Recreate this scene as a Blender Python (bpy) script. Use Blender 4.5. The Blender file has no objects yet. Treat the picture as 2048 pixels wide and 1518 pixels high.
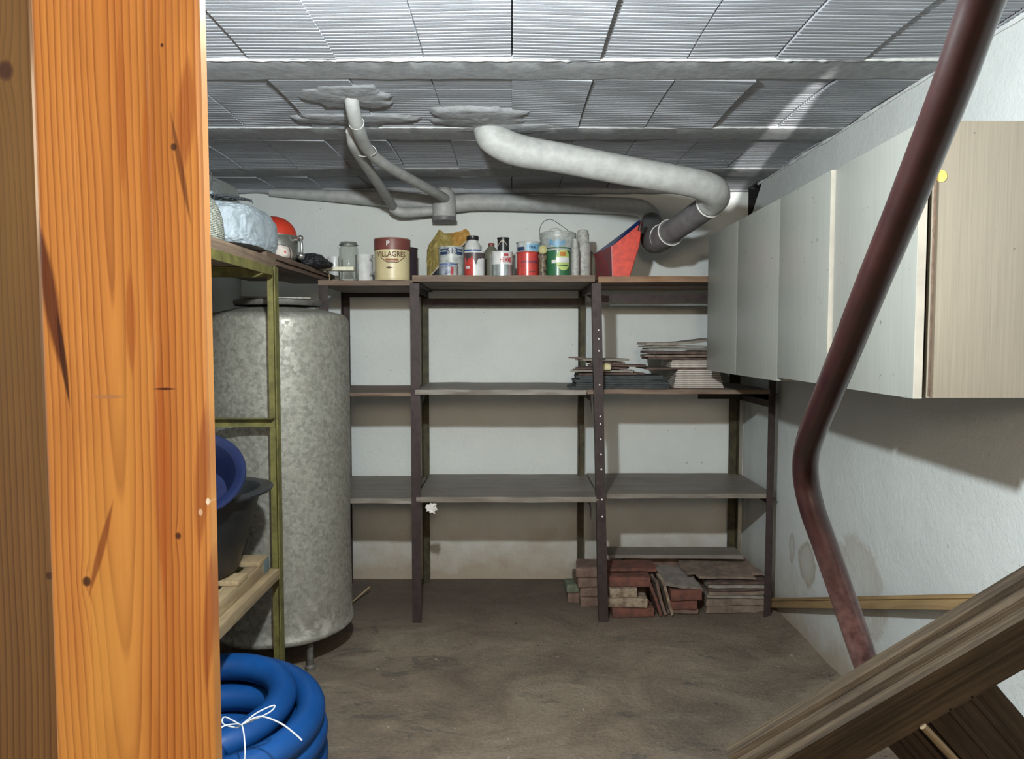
import bpy, bmesh, math, random
from mathutils import Vector, Matrix, Euler, noise
random.seed(7)
R = math.radians
PI = math.pi
SC = bpy.context.scene
COL = SC.collection

# ------------------------------------------------------------------ camera
CAMZ = 1.315
FPX = 1450.0
PITCH = math.atan(79 / FPX)
cam_data = bpy.data.cameras.new('camera')
cam_data.sensor_width = 36.0
cam_data.lens = FPX / 2048 * 36.0
cam_data.clip_start = 0.02
cam = bpy.data.objects.new('camera', cam_data)
cam.location = (0, 0, CAMZ)
cam.rotation_euler = (PI / 2 - PITCH, 0, 0)
COL.objects.link(cam)
SC.camera = cam

# ------------------------------------------------------------------ exposure, world, lamps
SC.view_settings.view_transform = 'Standard'
SC.view_settings.look = 'None'
SC.view_settings.gamma = 1.0
SC.view_settings.use_curve_mapping = False
SC.view_settings.exposure = 0.0

world = bpy.data.worlds.new('world')
SC.world = world
world.use_nodes = True
world.node_tree.nodes['Background'].inputs[0].default_value = (1.0, 0.86, 0.70, 1)
world.node_tree.nodes['Background'].inputs[1].default_value = 0.40


def lamp(kind, name, loc, power, color, size=0.05, target=None, **kw):
    d = bpy.data.lights.new(name, kind)
    d.energy = power
    d.color = color
    if kind == 'AREA':
        d.shape = 'DISK'
        d.size = size
    else:
        d.shadow_soft_size = size
    for k, v in kw.items():
        setattr(d, k, v)
    o = bpy.data.objects.new(name, d)
    o.location = loc
    if target:
        o.rotation_euler = (Vector(target) - Vector(loc)).to_track_quat('-Z', 'Y').to_euler()
    COL.objects.link(o)
    return o


# bare cool bulb hanging just in front of and above the camera
lamp('POINT', 'cool_bulb', (-0.18, 1.02, 1.885), 165, (0.88, 0.97, 1.0), 0.035)
# warm lamp of the stair landing behind the camera
lamp('AREA', 'landing_lamp', (0.15, -1.1, 1.85), 30, (1.0, 0.80, 0.58), 0.5, (0.1, 1.6, 1.1))
# added unseen spot on the right, lays the bright streak along the ceiling
streak_spot = lamp('SPOT', 'streak_spot', (0.80, 0.95, 1.89), 420, (1.0, 0.98, 0.94), 0.008, (1.105, 3.50, 2.170),
             spot_size=R(8.5), spot_blend=0.55)
streak_spot.scale = (0.42, 1.0, 1.0)


# ------------------------------------------------------------------ measuring helper
def at(px, py, Y):
    """Point at real distance Y (metres) seen in the photo at px, py (2048x1518)."""
    c, s = math.cos(PITCH), math.sin(PITCH)
    a = (px - 1024) / FPX
    b = (759 - py) / FPX
    q, z = c + b * s, -s + b * c
    t = Y / q
    return Vector((a * t, Y, CAMZ + z * t))


# ------------------------------------------------------------------ node helpers
class NT:
    def __init__(self, name):
        self.m = bpy.data.materials.new(name)
        self.m.use_nodes = True
        self.t = self.m.node_tree
        self.b = self.t.nodes['Principled BSDF']
        self.coord = self.t.nodes.new('ShaderNodeTexCoord').outputs['Object']

    def n(self, kind, **kw):
        x = self.t.nodes.new('ShaderNode' + kind)
        for k, v in kw.items():
            if k in x.inputs.keys():
                self.set(x.inputs[k], v)
            else:
                setattr(x, k, v)
        return x

    def set(self, sock, v):
        if isinstance(v, bpy.types.NodeSocket):
            self.t.links.new(v, sock)
        else:
            sock.default_value = v

    def math(self, op, a, b=0.0, c=0.0):
        x = self.t.nodes.new('ShaderNodeMath')
        x.operation = op
        for i, v in enumerate((a, b, c)):
            self.set(x.inputs[i], v)
        return x.outputs[0]

    def scale(self, sx, sy, sz, vec=None, loc=(0, 0, 0), rot=(0, 0, 0)):
        x = self.t.nodes.new('ShaderNodeMapping')
        self.set(x.inputs['Vector'], vec or self.coord)
        x.inputs['Scale'].default_value = (sx, sy, sz)
        x.inputs['Location'].default_value = loc
        x.inputs['Rotation'].default_value = rot
        return x.outputs[0]

    def noise(self, vec, s, detail=4, rough=0.55, dist=0.0):
        x = self.t.nodes.new('ShaderNodeTexNoise')
        self.set(x.inputs['Vector'], vec)
        x.inputs['Scale'].default_value = s
        x.inputs['Detail'].default_value = detail
        x.inputs['Roughness'].default_value = rough
        x.inputs['Distortion'].default_value = dist
        return x.outputs['Fac']

    def ramp(self, fac, stops):
        x = self.t.nodes.new('ShaderNodeValToRGB')
        self.set(x.inputs[0], fac)
        e = x.color_ramp.elements
        while len(e) < len(stops):
            e.new(0.5)
        for i, (p, c) in enumerate(stops):
            e[i].position = p
            e[i].color = (c[0], c[1], c[2], 1) if not isinstance(c, (int, float)) else (c, c, c, 1)
        return x.outputs[0]

    def mix(self, fac, a, b, mode='MIX'):
        x = self.t.nodes.new('ShaderNodeMix')
        x.data_type = 'RGBA'
        x.blend_type = mode
        self.set(x.inputs[0], fac)
        for s, v in ((6, a), (7, b)):
            if isinstance(v, tuple):
                v = (v[0], v[1], v[2], 1)
            self.set(x.inputs[s], v)
        return x.outputs[2]

    def sep(self, vec=None):
        x = self.t.nodes.new('ShaderNodeSeparateXYZ')
        self.set(x.inputs[0], vec or self.coord)
        return x.outputs

    def bump(self, h, strength=0.3, dist=0.01):
        x = self.t.nodes.new('ShaderNodeBump')
        x.inputs['Strength'].default_value = strength
        x.inputs['Distance'].default_value = dist
        self.set(x.inputs['Height'], h)
        self.t.links.new(x.outputs[0], self.b.inputs['Normal'])

    def out(self, color, rough=0.6, metal=0.0, spec=None):
        if isinstance(color, tuple):
            color = (color[0], color[1], color[2], 1)
        self.set(self.b.inputs['Base Color'], color)
        self.set(self.b.inputs['Roughness'], rough)
        self.set(self.b.inputs['Metallic'], metal)
        if spec is not None:
            self.b.inputs['Specular IOR Level'].default_value = spec
        return self.m


def simple(name, c1, c2=None, rough=0.6, metal=0.0, scale=30, bump=0.15, bdist=0.002, stretch=(1, 1, 1), spec=None, mid=(0.35, 0.65)):
    t = NT(name)
    c2 = c2 or tuple(x * 0.75 for x in c1)
    f = t.noise(t.scale(*stretch), scale, 6, 0.62)
    col = t.ramp(f, [(mid[0], c2), (mid[1], c1)])
    if bump:
        t.bump(f, bump, bdist)
    return t.out(col, rough, metal, spec)


def wood(name, light, dark, axis='X', scale=14, rough=0.75, bump=0.4, dirt=(0.05, 0.04, 0.03), dirt_amt=0.5, stretch=0.05, spec=None):
    t = NT(name)
    st = {'X': (stretch, 1, 1), 'Y': (1, stretch, 1), 'Z': (1, 1, stretch)}[axis]
    v = t.scale(*st)
    g = t.noise(v, scale * 4, 8, 0.7, 0.4)
    col = t.ramp(g, [(0.32, dark), (0.62, light)])
    blot = t.noise(t.coord, 7, 5, 0.6)
    col = t.mix(t.ramp(blot, [(0.42, 0.0), (0.68, dirt_amt)]), col, dirt)
    t.bump(g, bump, 0.003)
    return t.out(col, rough, 0.0, spec)


# ------------------------------------------------------------------ materials
def make_wall_mat(name, base, seed, z_dirt=0.20, spots=()):
    t = NT(name)
    big = t.noise(t.scale(1, 1, 1, loc=(seed, 0, 0)), 1.7, 5, 0.6)
    col = t.ramp(big, [(0.3, tuple(x * 0.86 for x in base)), (0.7, base)])
    fine = t.noise(t.coord, 60, 4, 0.7)
    xyz = t.sep()
    wob = t.noise(t.scale(1, 1, 1), 5.5, 5, 0.65)
    h = t.math('ADD', xyz[2], t.math('MULTIPLY', t.math('SUBTRACT', wob, 0.5), 0.35))
    damp = t.ramp(t.math('DIVIDE', h, z_dirt * 2.4), [(0.10, 0.85), (0.55, 0.25), (1.0, 0.0)])
    col = t.mix(damp, col, (0.30, 0.235, 0.16))
    for (cy, cz, ry, rz, amt) in spots:      # damp rings with their own outline
        dy = t.math('DIVIDE', t.math('SUBTRACT', xyz[1], cy), ry)
        dz = t.math('DIVIDE', t.math('SUBTRACT', xyz[2], cz), rz)
        d = t.math('SQRT', t.math('ADD', t.math('MULTIPLY', dy, dy), t.math('MULTIPLY', dz, dz)))
        d = t.math('ADD', d, t.math('MULTIPLY', t.math('SUBTRACT', t.noise(t.coord, 14, 4, 0.6), 0.5), 0.9))
        m = t.ramp(d, [(0.0, amt * 0.35), (0.6, amt * 0.5), (0.85, amt * 0.8), (1.0, 0.0)])
        col = t.mix(m, col, (0.27, 0.22, 0.15))
    flecks = t.ramp(t.noise(t.coord, 38, 2, 0.5), [(0.225, 0.6), (0.25, 0.0)])
    col = t.mix(flecks, col, (0.25, 0.22, 0.18))
    hgt = t.math('ADD', fine, t.math('MULTIPLY', t.noise(t.coord, 9, 5, 0.6), 2.0))
    t.bump(hgt, 0.45, 0.006)
    return t.out(col, 0.72)


M = {}
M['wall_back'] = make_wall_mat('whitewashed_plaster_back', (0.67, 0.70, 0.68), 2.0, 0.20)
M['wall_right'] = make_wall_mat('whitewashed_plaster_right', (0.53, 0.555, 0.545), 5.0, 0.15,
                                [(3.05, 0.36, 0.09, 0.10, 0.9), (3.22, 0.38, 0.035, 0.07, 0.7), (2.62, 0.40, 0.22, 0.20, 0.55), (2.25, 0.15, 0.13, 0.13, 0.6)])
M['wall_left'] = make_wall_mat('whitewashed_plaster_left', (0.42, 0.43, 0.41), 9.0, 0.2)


def floor_mat():
    t = NT('dusty_concrete')
    a = t.noise(t.scale(1, 1.2, 1), 2.6, 9, 0.68, 0.9)
    col = t.ramp(a, [(0.34, (0.12, 0.084, 0.056)), (0.5, (0.215, 0.16, 0.108)), (0.66, (0.33, 0.265, 0.185))])
    st = t.noise(t.scale(0.9, 2.0, 1, rot=(0, 0, 0.25)), 3.0, 8, 0.72, 1.2)
    streak = t.ramp(st, [(0.36, 0.85), (0.42, 0.0)])
    col = t.mix(streak, col, (0.062, 0.054, 0.044))
    pale = t.ramp(t.noise(t.scale(1, 2, 1, loc=(5, 2, 0)), 3.5, 6, 0.7, 0.6), [(0.58, 0.0), (0.72, 0.45)])
    col = t.mix(pale, col, (0.33, 0.285, 0.22))
    fine = t.noise(t.coord, 75, 6, 0.75)
    col = t.mix(0.35, col, t.ramp(fine, [(0.3, (0.05, 0.04, 0.03)), (0.7, (0.32, 0.26, 0.2))]))
    dust = t.ramp(t.noise(t.coord, 34, 2, 0.5), [(0.72, 0.0), (0.75, 0.8)])
    col = t.mix(dust, col, (0.42, 0.38, 0.32))
    crumb = t.ramp(t.noise(t.scale(1, 1, 1, loc=(3, 8, 0)), 21, 2, 0.4), [(0.22, 0.8), (0.25, 0.0)])
    col = t.mix(crumb, col, (0.04, 0.025, 0.018))
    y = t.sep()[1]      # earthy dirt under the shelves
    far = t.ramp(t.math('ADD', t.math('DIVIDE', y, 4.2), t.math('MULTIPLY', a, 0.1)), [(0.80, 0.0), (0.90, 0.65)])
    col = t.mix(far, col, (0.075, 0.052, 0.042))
    lump = t.noise(t.coord, 14, 5, 0.6)
    t.bump(t.math('ADD', t.math('MULTIPLY', fine, 0.8), t.math('ADD', t.math('MULTIPLY', a, 1.5), lump)), 0.8, 0.016)
    return t.out(col, 0.85)


M['floor'] = floor_mat()


def ceil_mat():
    t = NT('whitewashed_hollow_block')
    a = t.noise(t.scale(0.35, 3, 1), 9, 6, 0.65)
    col = t.ramp(a, [(0.3, (0.235, 0.245, 0.265)), (0.7, (0.375, 0.39, 0.42))])
    b = t.noise(t.coord, 2.2, 3, 0.5)
    col = t.mix(t.ramp(b, [(0.4, 0.0), (0.7, 0.35)]), col, (0.24, 0.245, 0.265))
    t.bump(t.noise(t.coord, 70, 4, 0.7), 0.35, 0.003)
    return t.out(col, 0.8)


M['ceiling'] = ceil_mat()
M['beam'] = simple('rough_grey_concrete', (0.30, 0.31, 0.315), (0.225, 0.232, 0.24), 0.9, 0, 40, 0.5, 0.003)
M['limewash'] = simple('limewash_lump', (0.62, 0.64, 0.63), (0.46, 0.47, 0.47), 0.85, 0, 26, 0.6, 0.006)
M['patch'] = simple('grey_mortar', (0.34, 0.35, 0.365), (0.26, 0.27, 0.28), 0.9, 0, 18, 0.8, 0.008)
M['dark_hole'] = simple('black_hole_lining', (0.012, 0.012, 0.012), (0.004, 0.004, 0.004), 0.95)  # flat black that paints in the darkness inside the wall hole
M['pvc_white'] = simple('painted_pipe_white', (0.44, 0.45, 0.44), (0.34, 0.345, 0.335), 0.55, 0, 24, 0.35, 0.003)
M['pvc_grey'] = simple('grey_plastic_pipe', (0.17, 0.165, 0.17), (0.115, 0.11, 0.115), 0.5, 0, 18, 0.2, 0.002)
M['ring'] = simple('white_ring', (0.7, 0.7, 0.68), (0.55, 0.55, 0.53), 0.5)
M['rack_metal'] = simple('rusty_maroon_angle_iron', (0.048, 0.032, 0.031), (0.018, 0.010, 0.010), 0.6, 0.2, 28, 0.35, 0.002, mid=(0.3, 0.7))
M['rack_metal_green'] = simple('olive_black_angle_iron', (0.075, 0.065, 0.03), (0.03, 0.024, 0.014), 0.65, 0.2, 20, 0.3, 0.002)
M['olive_metal'] = simple('olive_yellow_angle_iron', (0.175, 0.16, 0.045), (0.075, 0.068, 0.02), 0.55, 0.1, 22, 0.3, 0.002, mid=(0.3, 0.62))
M['bolt'] = simple('bright_bolt', (0.75, 0.73, 0.70), (0.6, 0.58, 0.55), 0.4, 0.3)
M['shelf_wood'] = wood('grimy_shelf_board', (0.21, 0.145, 0.10), (0.095, 0.062, 0.045), 'X', 12, 0.7, 0.5)
M['shelf_dusty'] = wood('dusty_grey_shelf_board', (0.22, 0.195, 0.165), (0.13, 0.110, 0.09), 'X', 9, 0.55, 0.4, dirt_amt=0.3)
M['shelf_brown'] = wood('brown_plank', (0.26, 0.145, 0.075), (0.10, 0.05, 0.03), 'X', 10, 0.6, 0.4, dirt_amt=0.4)
M['plank_y'] = wood('old_brown_plank', (0.29, 0.20, 0.13), (0.12, 0.08, 0.055), 'Y', 10, 0.75, 0.6, dirt_amt=0.5)
M['plank_y2'] = wood('thin_dark_plank', (0.20, 0.125, 0.085), (0.08, 0.05, 0.035), 'Y', 12, 0.7, 0.6)
M['batten_y'] = wood('raw_pale_batten', (0.42, 0.31, 0.17), (0.24, 0.165, 0.09), 'Y', 12, 0.7, 0.4, dirt_amt=0.35)
M['batten_wall'] = wood('honey_pine_batten', (0.32, 0.215, 0.10), (0.16, 0.10, 0.045), 'X', 10, 0.6, 0.4, dirt_amt=0.15)
M['shutter'] = wood('weathered_dark_shutter_wood', (0.070, 0.050, 0.031), (0.010, 0.007, 0.0045), 'X', 22, 0.7, 0.9, dirt=(0.02, 0.014, 0.01), dirt_amt=0.6, stretch=0.03, spec=0.12)
M['shutter_slat'] = wood('weathered_dark_slat_wood', (0.040, 0.028, 0.018), (0.011, 0.0075, 0.0055), 'Z', 16, 0.7, 0.8, dirt=(0.015, 0.01, 0.008), dirt_amt=0.5, stretch=0.04, spec=0.12)
M['stick_pale'] = wood('pale_stick', (0.17, 0.12, 0.065), (0.10, 0.07, 0.038), 'Z', 9, 0.6, 0.4, dirt_amt=0.1)


def tank_mat():
    t = NT('dull_galvanised_steel')
    v = t.n('TexVoronoi', Scale=70.0)
    t.set(v.inputs['Vector'], t.coord)
    n1 = t.noise(t.coord, 70, 8, 0.8, 0.3)
    n2 = t.noise(t.scale(1, 1, 0.5), 3.0, 5, 0.6)
    f = t.math('ADD', t.math('MULTIPLY', n1, 0.8), t.math('MULTIPLY', t.sep(v.outputs['Color'])[0], 0.22))
    col = t.ramp(f, [(0.3, (0.15, 0.145, 0.12)), (0.7, (0.36, 0.35, 0.30))])
    col = t.mix(t.ramp(n2, [(0.45, 0.0), (0.7, 0.4)]), col, (0.25, 0.225, 0.185))
    z = t.sep()[2]
    lime = t.math('MULTIPLY', t.ramp(t.noise(t.coord, 16, 6, 0.7), [(0.52, 0.0), (0.62, 0.8)]),
                  t.ramp(z, [(0.12, 1.0), (0.42, 0.0)]))
    col = t.mix(lime, col, (0.5, 0.47, 0.41))
    t.bump(f, 0.25, 0.002)
    return t.out(col, t.ramp(f, [(0.3, 0.62), (0.7, 0.42)]), 0.35)


M['tank'] = tank_mat()
M['tank_dark'] = simple('tank_lid_dark', (0.16, 0.15, 0.13), (0.07, 0.065, 0.06), 0.6, 0.3)


def laminate(name, base, streak, axis_scale=(1, 60, 0.9), rough=0.38):
    t = NT(name)
    g = t.noise(t.scale(*axis_scale), 4.0, 7, 0.7, 0.2)
    col = t.ramp(g, [(0.3, streak), (0.7, base)])
    big = t.noise(t.scale(1, 3, 0.7), 2.2, 3, 0.5)
    col = t.mix(t.ramp(big, [(0.45, 0.0), (0.75, 0.25)]), col, tuple(x * 0.8 for x in streak))
    speck = t.ramp(t.noise(t.coord, 48, 2, 0.4), [(0.245, 0.8), (0.26, 0.0)])
    col = t.mix(speck, col, (0.1, 0.09, 0.08))
    t.bump(t.noise(t.coord, 220, 2, 0.5), 0.06, 0.001)
    return t.out(col, rough)


M['door_grey'] = laminate('greige_laminate_door', (0.27, 0.275, 0.248), (0.215, 0.222, 0.20))
M['carcass'] = laminate('cream_laminate_side', (0.32, 0.28, 0.215), (0.235, 0.205, 0.16), (60, 1, 0.9), 0.4)
M['edge_cream'] = simple('cream_edging', (0.48, 0.45, 0.38), (0.38, 0.35, 0.30), 0.5, 0, 10, 0.05)
M['chipboard'] = simple('raw_chipboard_underside', (0.20, 0.15, 0.11), (0.12, 0.09, 0.065), 0.9, 0, 60, 0.4)
M['sticker'] = simple('yellow_sticker', (0.75, 0.55, 0.16), (0.6, 0.42, 0.1), 0.6)


def rail_mat():
    t = NT('maroon_gloss_painted_steel')
    a = t.noise(t.coord, 22, 5, 0.65)
    col = t.ramp(a, [(0.3, (0.010, 0.003, 0.0028)), (0.7, (0.020, 0.006, 0.0054))])
    wear = t.noise(t.coord, 60, 4, 0.7)
    z = t.sep()[2]
    worn = t.math('MULTIPLY', t.ramp(wear, [(0.35, 0.3), (0.65, 1.0)]), t.ramp(z, [(0.75, 0.6), (1.08, 0.0)]))
    col = t.mix(worn, col, (0.17, 0.088, 0.078))
    fl = t.ramp(t.noise(t.coord, 28, 1, 0.3), [(0.80, 0.0), (0.82, 1.0)])
    col = t.mix(fl, col, (0.7, 0.65, 0.6))
    t.bump(t.noise(t.coord, 90, 3, 0.6), 0.12, 0.001)
    return t.out(col, 0.28)


M['handrail'] = rail_mat()


def pine_mat(name, light, mid, dark, cx, marks=(), rough=0.22, ring_scale=1.0, seed=0.0, smear=0.5):
    """Varnished softwood: growth rings cut lengthwise, knots and dark marks at fixed places. Coordinates x (across), z (up)."""
    t = NT(name)
    x, y, z = t.sep()
    wob = t.noise(t.scale(5, 1, 0.9, loc=(seed, 0, 0)), 1.5, 3, 0.5)
    wob2 = t.noise(t.scale(22, 1, 1.6, loc=(seed, 3, 0)), 1.0, 3, 0.55)
    dx = t.math('SUBTRACT', x, cx)
    dx = t.math('ADD', dx, t.math('MULTIPLY', t.math('SUBTRACT', wob, 0.5), 0.028))
    # knots push the rings sideways
    for (kx, kz, kr, amt) in [m[1:] for m in marks if m[0] == 'knot']:
        ex = t.math('DIVIDE', t.math('SUBTRACT', x, kx), kr * 2.2)
        ez = t.math('DIVIDE', t.math('SUBTRACT', z, kz), kr * 7)
        dd = t.math('ADD', t.math('MULTIPLY', ex, ex), t.math('MULTIPLY', ez, ez))
        g = t.math('DIVIDE', 1.0, t.math('ADD', 1.0, t.math('MULTIPLY', dd, 3.0)))
        dx = t.math('ADD', dx, t.math('MULTIPLY', g, amt))
    depth = t.math('MULTIPLY', t.math('SUBTRACT', t.noise(t.scale(0.3, 1, 0.8, loc=(0, seed + 7, 0)), 1.1, 2, 0.5), 0.44), 0.11)
    rad = t.math('SQRT', t.math('ADD', t.math('MULTIPLY', dx, dx), t.math('MULTIPLY', depth, depth)))
    rad = t.math('ADD', rad, t.math('MULTIPLY', wob2, 0.005))
    ph = t.math('FRACT', t.math('MULTIPLY', rad, 185 * ring_scale))
    ring = t.ramp(ph, [(0.0, 0.0), (0.55, 0.25), (0.86, 1.0), (0.97, 0.05)])
    band = t.noise(t.scale(16, 1, 0.5, loc=(seed, 0, 2)), 2.0, 4, 0.55)
    col = t.ramp(band, [(0.3, mid), (0.62, light)])
    col = t.mix(t.math('MULTIPLY', ring, t.ramp(band, [(0.3, 0.95), (0.7, 0.6)])), col, dark)
    fib = t.noise(t.scale(110, 1, 1.6), 3.0, 5, 0.7)
    col = t.mix(t.ramp(fib, [(0.35, 0.35), (0.6, 0.0)]), col, mid)
    patch = t.noise(t.scale(5, 1, 1.2, loc=(4 + seed, 0, 0)), 2.2, 4, 0.6)
    golden = t.noise(t.scale(9, 1, 0.8, loc=(9 + seed, 0, 0)), 1.6, 3, 0.5)  # golden wood tone, varying at random
    col = t.mix(t.ramp(golden, [(0.5, 0.0), (0.7, 0.55)]), col, (light[0] * 1.05, light[1] * 1.22, light[2] * 1.1))
    col = t.mix(t.ramp(patch, [(0.44, 0.0), (0.66, smear)]), col, tuple(c * 0.62 for c in mid))
    for m in marks:
        if m[0] == 'flame':     # (kind, x, z, rx, rz, slant, colour, amount)
            _, mx, mz, rx, rz, sl, c, amt = m
            zz = t.math('SUBTRACT', z, mz)
            ex = t.math('DIVIDE', t.math('SUBTRACT', t.math('SUBTRACT', x, mx), t.math('MULTIPLY', zz, sl)), rx)
            ex = t.math('ADD', ex, t.math('MULTIPLY', t.math('SUBTRACT', wob2, 0.5), 0.7))
            ez = t.math('DIVIDE', zz, rz)
            d = t.math('ADD', t.math('ABSOLUTE', ex), t.math('MULTIPLY', ez, ez))
            col = t.mix(t.ramp(d, [(0.55, amt), (1.0, 0.0)]), col, c)
        elif m[0] == 'knot' and m[3] > 0:
            _, kx, kz, kr, amt = m
            ex = t.math('DIVIDE', t.math('SUBTRACT', x, kx), kr)
            ez = t.math('DIVIDE', t.math('SUBTRACT', z, kz), kr * 1.25)
            d = t.math('SQRT', t.math('ADD', t.math('MULTIPLY', ex, ex), t.math('MULTIPLY', ez, ez)))
            d = t.math('ADD', d, t.math('MULTIPLY', t.math('SUBTRACT', wob2, 0.5), 0.5))
            col = t.mix(t.ramp(d, [(0.62, 0.93), (0.95, 0.35), (1.35, 0.0)]), col, (0.055, 0.02, 0.012))
    t.bump(t.math('ADD', ring, fib), 0.10, 0.0012)
    t.b.inputs['Coat Weight'].default_value = 0.25
    t.b.inputs['Coat Roughness'].default_value = 0.12
    return t.out(col, t.ramp(fib, [(0.3, rough + 0.2), (0.7, rough)]))


DRK = (0.10, 0.022, 0.010)
M['pine_orange'] = pine_mat('orange_varnished_pine', (0.68, 0.315, 0.085), (0.50, 0.185, 0.042), (0.23, 0.065, 0.018), -0.318, [
    ('flame', -0.3805, 1.350, 0.008, 0.072, -0.13, DRK, 0.9),
    ('flame', -0.3715, 1.300, 0.003, 0.045, -0.10, (0.04, 0.01, 0.006), 0.9),
    ('flame', -0.264, 1.500, 0.009, 0.050, 0.05, (0.30, 0.075, 0.02), 0.6),
    ('flame', -0.270, 1.455, 0.003, 0.050, -0.16, DRK, 0.7),
    ('flame', -0.258, 1.200, 0.007, 0.070, 0.06, (0.26, 0.06, 0.018), 0.6),
    ('flame', -0.256, 1.075, 0.005, 0.070, 0.05, (0.24, 0.05, 0.018), 0.6),
    ('flame', -0.318, 1.500, 0.005, 0.075, 0.0, (0.36, 0.11, 0.025), 0.55),
    ('flame', -0.298, 1.42, 0.007, 0.12, 0.0, (0.38, 0.11, 0.02), 0.6),
    ('flame', -0.292, 1.20, 0.008, 0.11, 0.0, (0.38, 0.10, 0.02), 0.6),
    ('flame', -0.315, 1.33, 0.005, 0.05, 0.0, (0.32, 0.08, 0.02), 0.6),
    ('flame', -0.345, 1.140, 0.004, 0.045, 0.28, (0.20, 0.045, 0.015), 0.75),
    ('knot', -0.2755, 1.472, 0.003, 0.003), ('knot', -0.280, 1.151, 0.003, 0.003),
    ('knot', -0.358, 1.112, 0.004, 0.007), ('knot', -0.259, 1.492, 0.0, 0.010),
    ('flame', -0.2870, 1.2745, 0.012, 0.0012, 0.06, (0.05, 0.01, 0.005), 0.9),
    ('flame', -0.335, 1.268, 0.016, 0.0022, 0.0, (0.40, 0.20, 0.10), 0.7),
    ('knot', -0.283, 1.553, 0.0015, 0.001),
    ('flame', -0.2545, 1.180, 0.0018, 0.0035, 0.0, (0.85, 0.78, 0.66), 1.0),
    ('flame', -0.2605, 1.171, 0.0022, 0.0035, 0.0, (0.80, 0.66, 0.5), 0.7),
], seed=1.3, smear=0.62)
M['pine_brown'] = pine_mat('brown_varnished_pine', (0.21, 0.115, 0.042), (0.15, 0.076, 0.028), (0.06, 0.025, 0.012), -0.47, [
    ('knot', -0.4145, 1.535, 0.0075, 0.008), ('knot', -0.3935, 1.115, 0.003, 0.002)], seed=6.1, smear=0.3, rough=0.4)


# ------------------------------------------------------------------ mesh helpers
def finish(name, bm, mat, parent=None, smooth=40, loc=None):
    me = bpy.data.meshes.new(name)
    bm.normal_update()
    bm.to_mesh(me)
    bm.free()
    if smooth:
        for p in me.polygons:
            p.use_smooth = True
        me.set_sharp_from_angle(angle=R(smooth))
    for m in (mat if isinstance(mat, (list, tuple)) else [mat]):
        me.materials.append(M[m] if isinstance(m, str) else m)
    o = bpy.data.objects.new(name, me)
    COL.objects.link(o)
    if parent:
        o.parent = parent
    if loc is not None:
        o.location = loc
    return o


def tag(o, label, cat, group=None):
    o['label'] = label
    o['category'] = cat
    if group:
        o['group'] = group
    return o


def struct(o, label=None):
    o['kind'] = 'structure'
    if label:
        o['label'] = label
    return o


def thing(name, label, cat, loc=(0, 0, 0), rotz=0.0, group=None, rot=None):
    o = bpy.data.objects.new(name, None)
    o.empty_display_size = 0.05
    COL.objects.link(o)
    o.location = loc
    o.rotation_euler = rot if rot else (0, 0, rotz)
    return tag(o, label, cat, group)


def box(bm, c, s, rot=None, bev=0.0, mi=0):
    r = bmesh.ops.create_cube(bm, size=1.0)
    vs = r['verts']
    m = Matrix.LocRotScale(Vector(c), (Euler(rot) if rot else Euler((0, 0, 0))), Vector(s))
    bmesh.ops.transform(bm, matrix=m, verts=vs)
    fs = set(f for v in vs for f in v.link_faces)
    for f in fs:
        f.material_index = mi
    if bev:
        es = list(set(e for v in vs for e in v.link_edges))
        bmesh.ops.bevel(bm, geom=es, offset=bev, segments=2, affect='EDGES', profile=0.6)
    return vs


def boxo(name, c, s, mat, parent=None, rot=None, bev=0.002):
    bm = bmesh.new()
    box(bm, c, s, rot, bev)
    return finish(name, bm, mat, parent)


def prism(bm, pts, depth_vec):
    """closed polygon pts (3D) pushed along depth_vec"""
    a = [bm.verts.new(p) for p in pts]
    b = [bm.verts.new(Vector(p) + Vector(depth_vec)) for p in pts]
    n = len(pts)
    bm.faces.new(a)
    bm.faces.new(list(reversed(b)))
    for i in range(n):
        bm.faces.new((a[i], b[i], b[(i + 1) % n], a[(i + 1) % n]))
    bmesh.ops.recalc_face_normals(bm, faces=bm.faces[:])


def lathe(bm, prof, seg=40, center=(0, 0, 0), cap=True, noisef=None):
    rings = []
    cx, cy, cz = center
    for (r, z) in prof:
        ring = []
        for i in range(seg):
            a = 2 * PI * i / seg
            rr, zz = r, z
            if noisef:
                rr, zz = noisef(r, z, a)
            ring.append(bm.verts.new((cx + rr * math.cos(a), cy + rr * math.sin(a), cz + zz)))
        rings.append(ring)
    for k in range(len(rings) - 1):
        for i in range(seg):
            bm.faces.new((rings[k][i], rings[k][(i + 1) % seg], rings[k + 1][(i + 1) % seg], rings[k + 1][i]))
    if cap:
        if prof[0][0] > 1e-5:
            bm.faces.new(list(reversed(rings[0])))
        if prof[-1][0] > 1e-5:
            bm.faces.new(rings[-1])
    bmesh.ops.recalc_face_normals(bm, faces=bm.faces[:])


def catmull(pts, n=8):
    P = [Vector(p) for p in pts]
    P = [P[0] * 2 - P[1]] + P + [P[-1] * 2 - P[-2]]
    out = []
    for i in range(1, len(P) - 2):
        for k in range(n):
            t = k / n
            a, b, c, d = P[i - 1], P[i], P[i + 1], P[i + 2]
            out.append(0.5 * ((2 * b) + (c - a) * t + (2 * a - 5 * b + 4 * c - d) * t * t + (3 * b - a - 3 * c + d) * t ** 3))
    out.append(P[-2])
    return out


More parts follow.
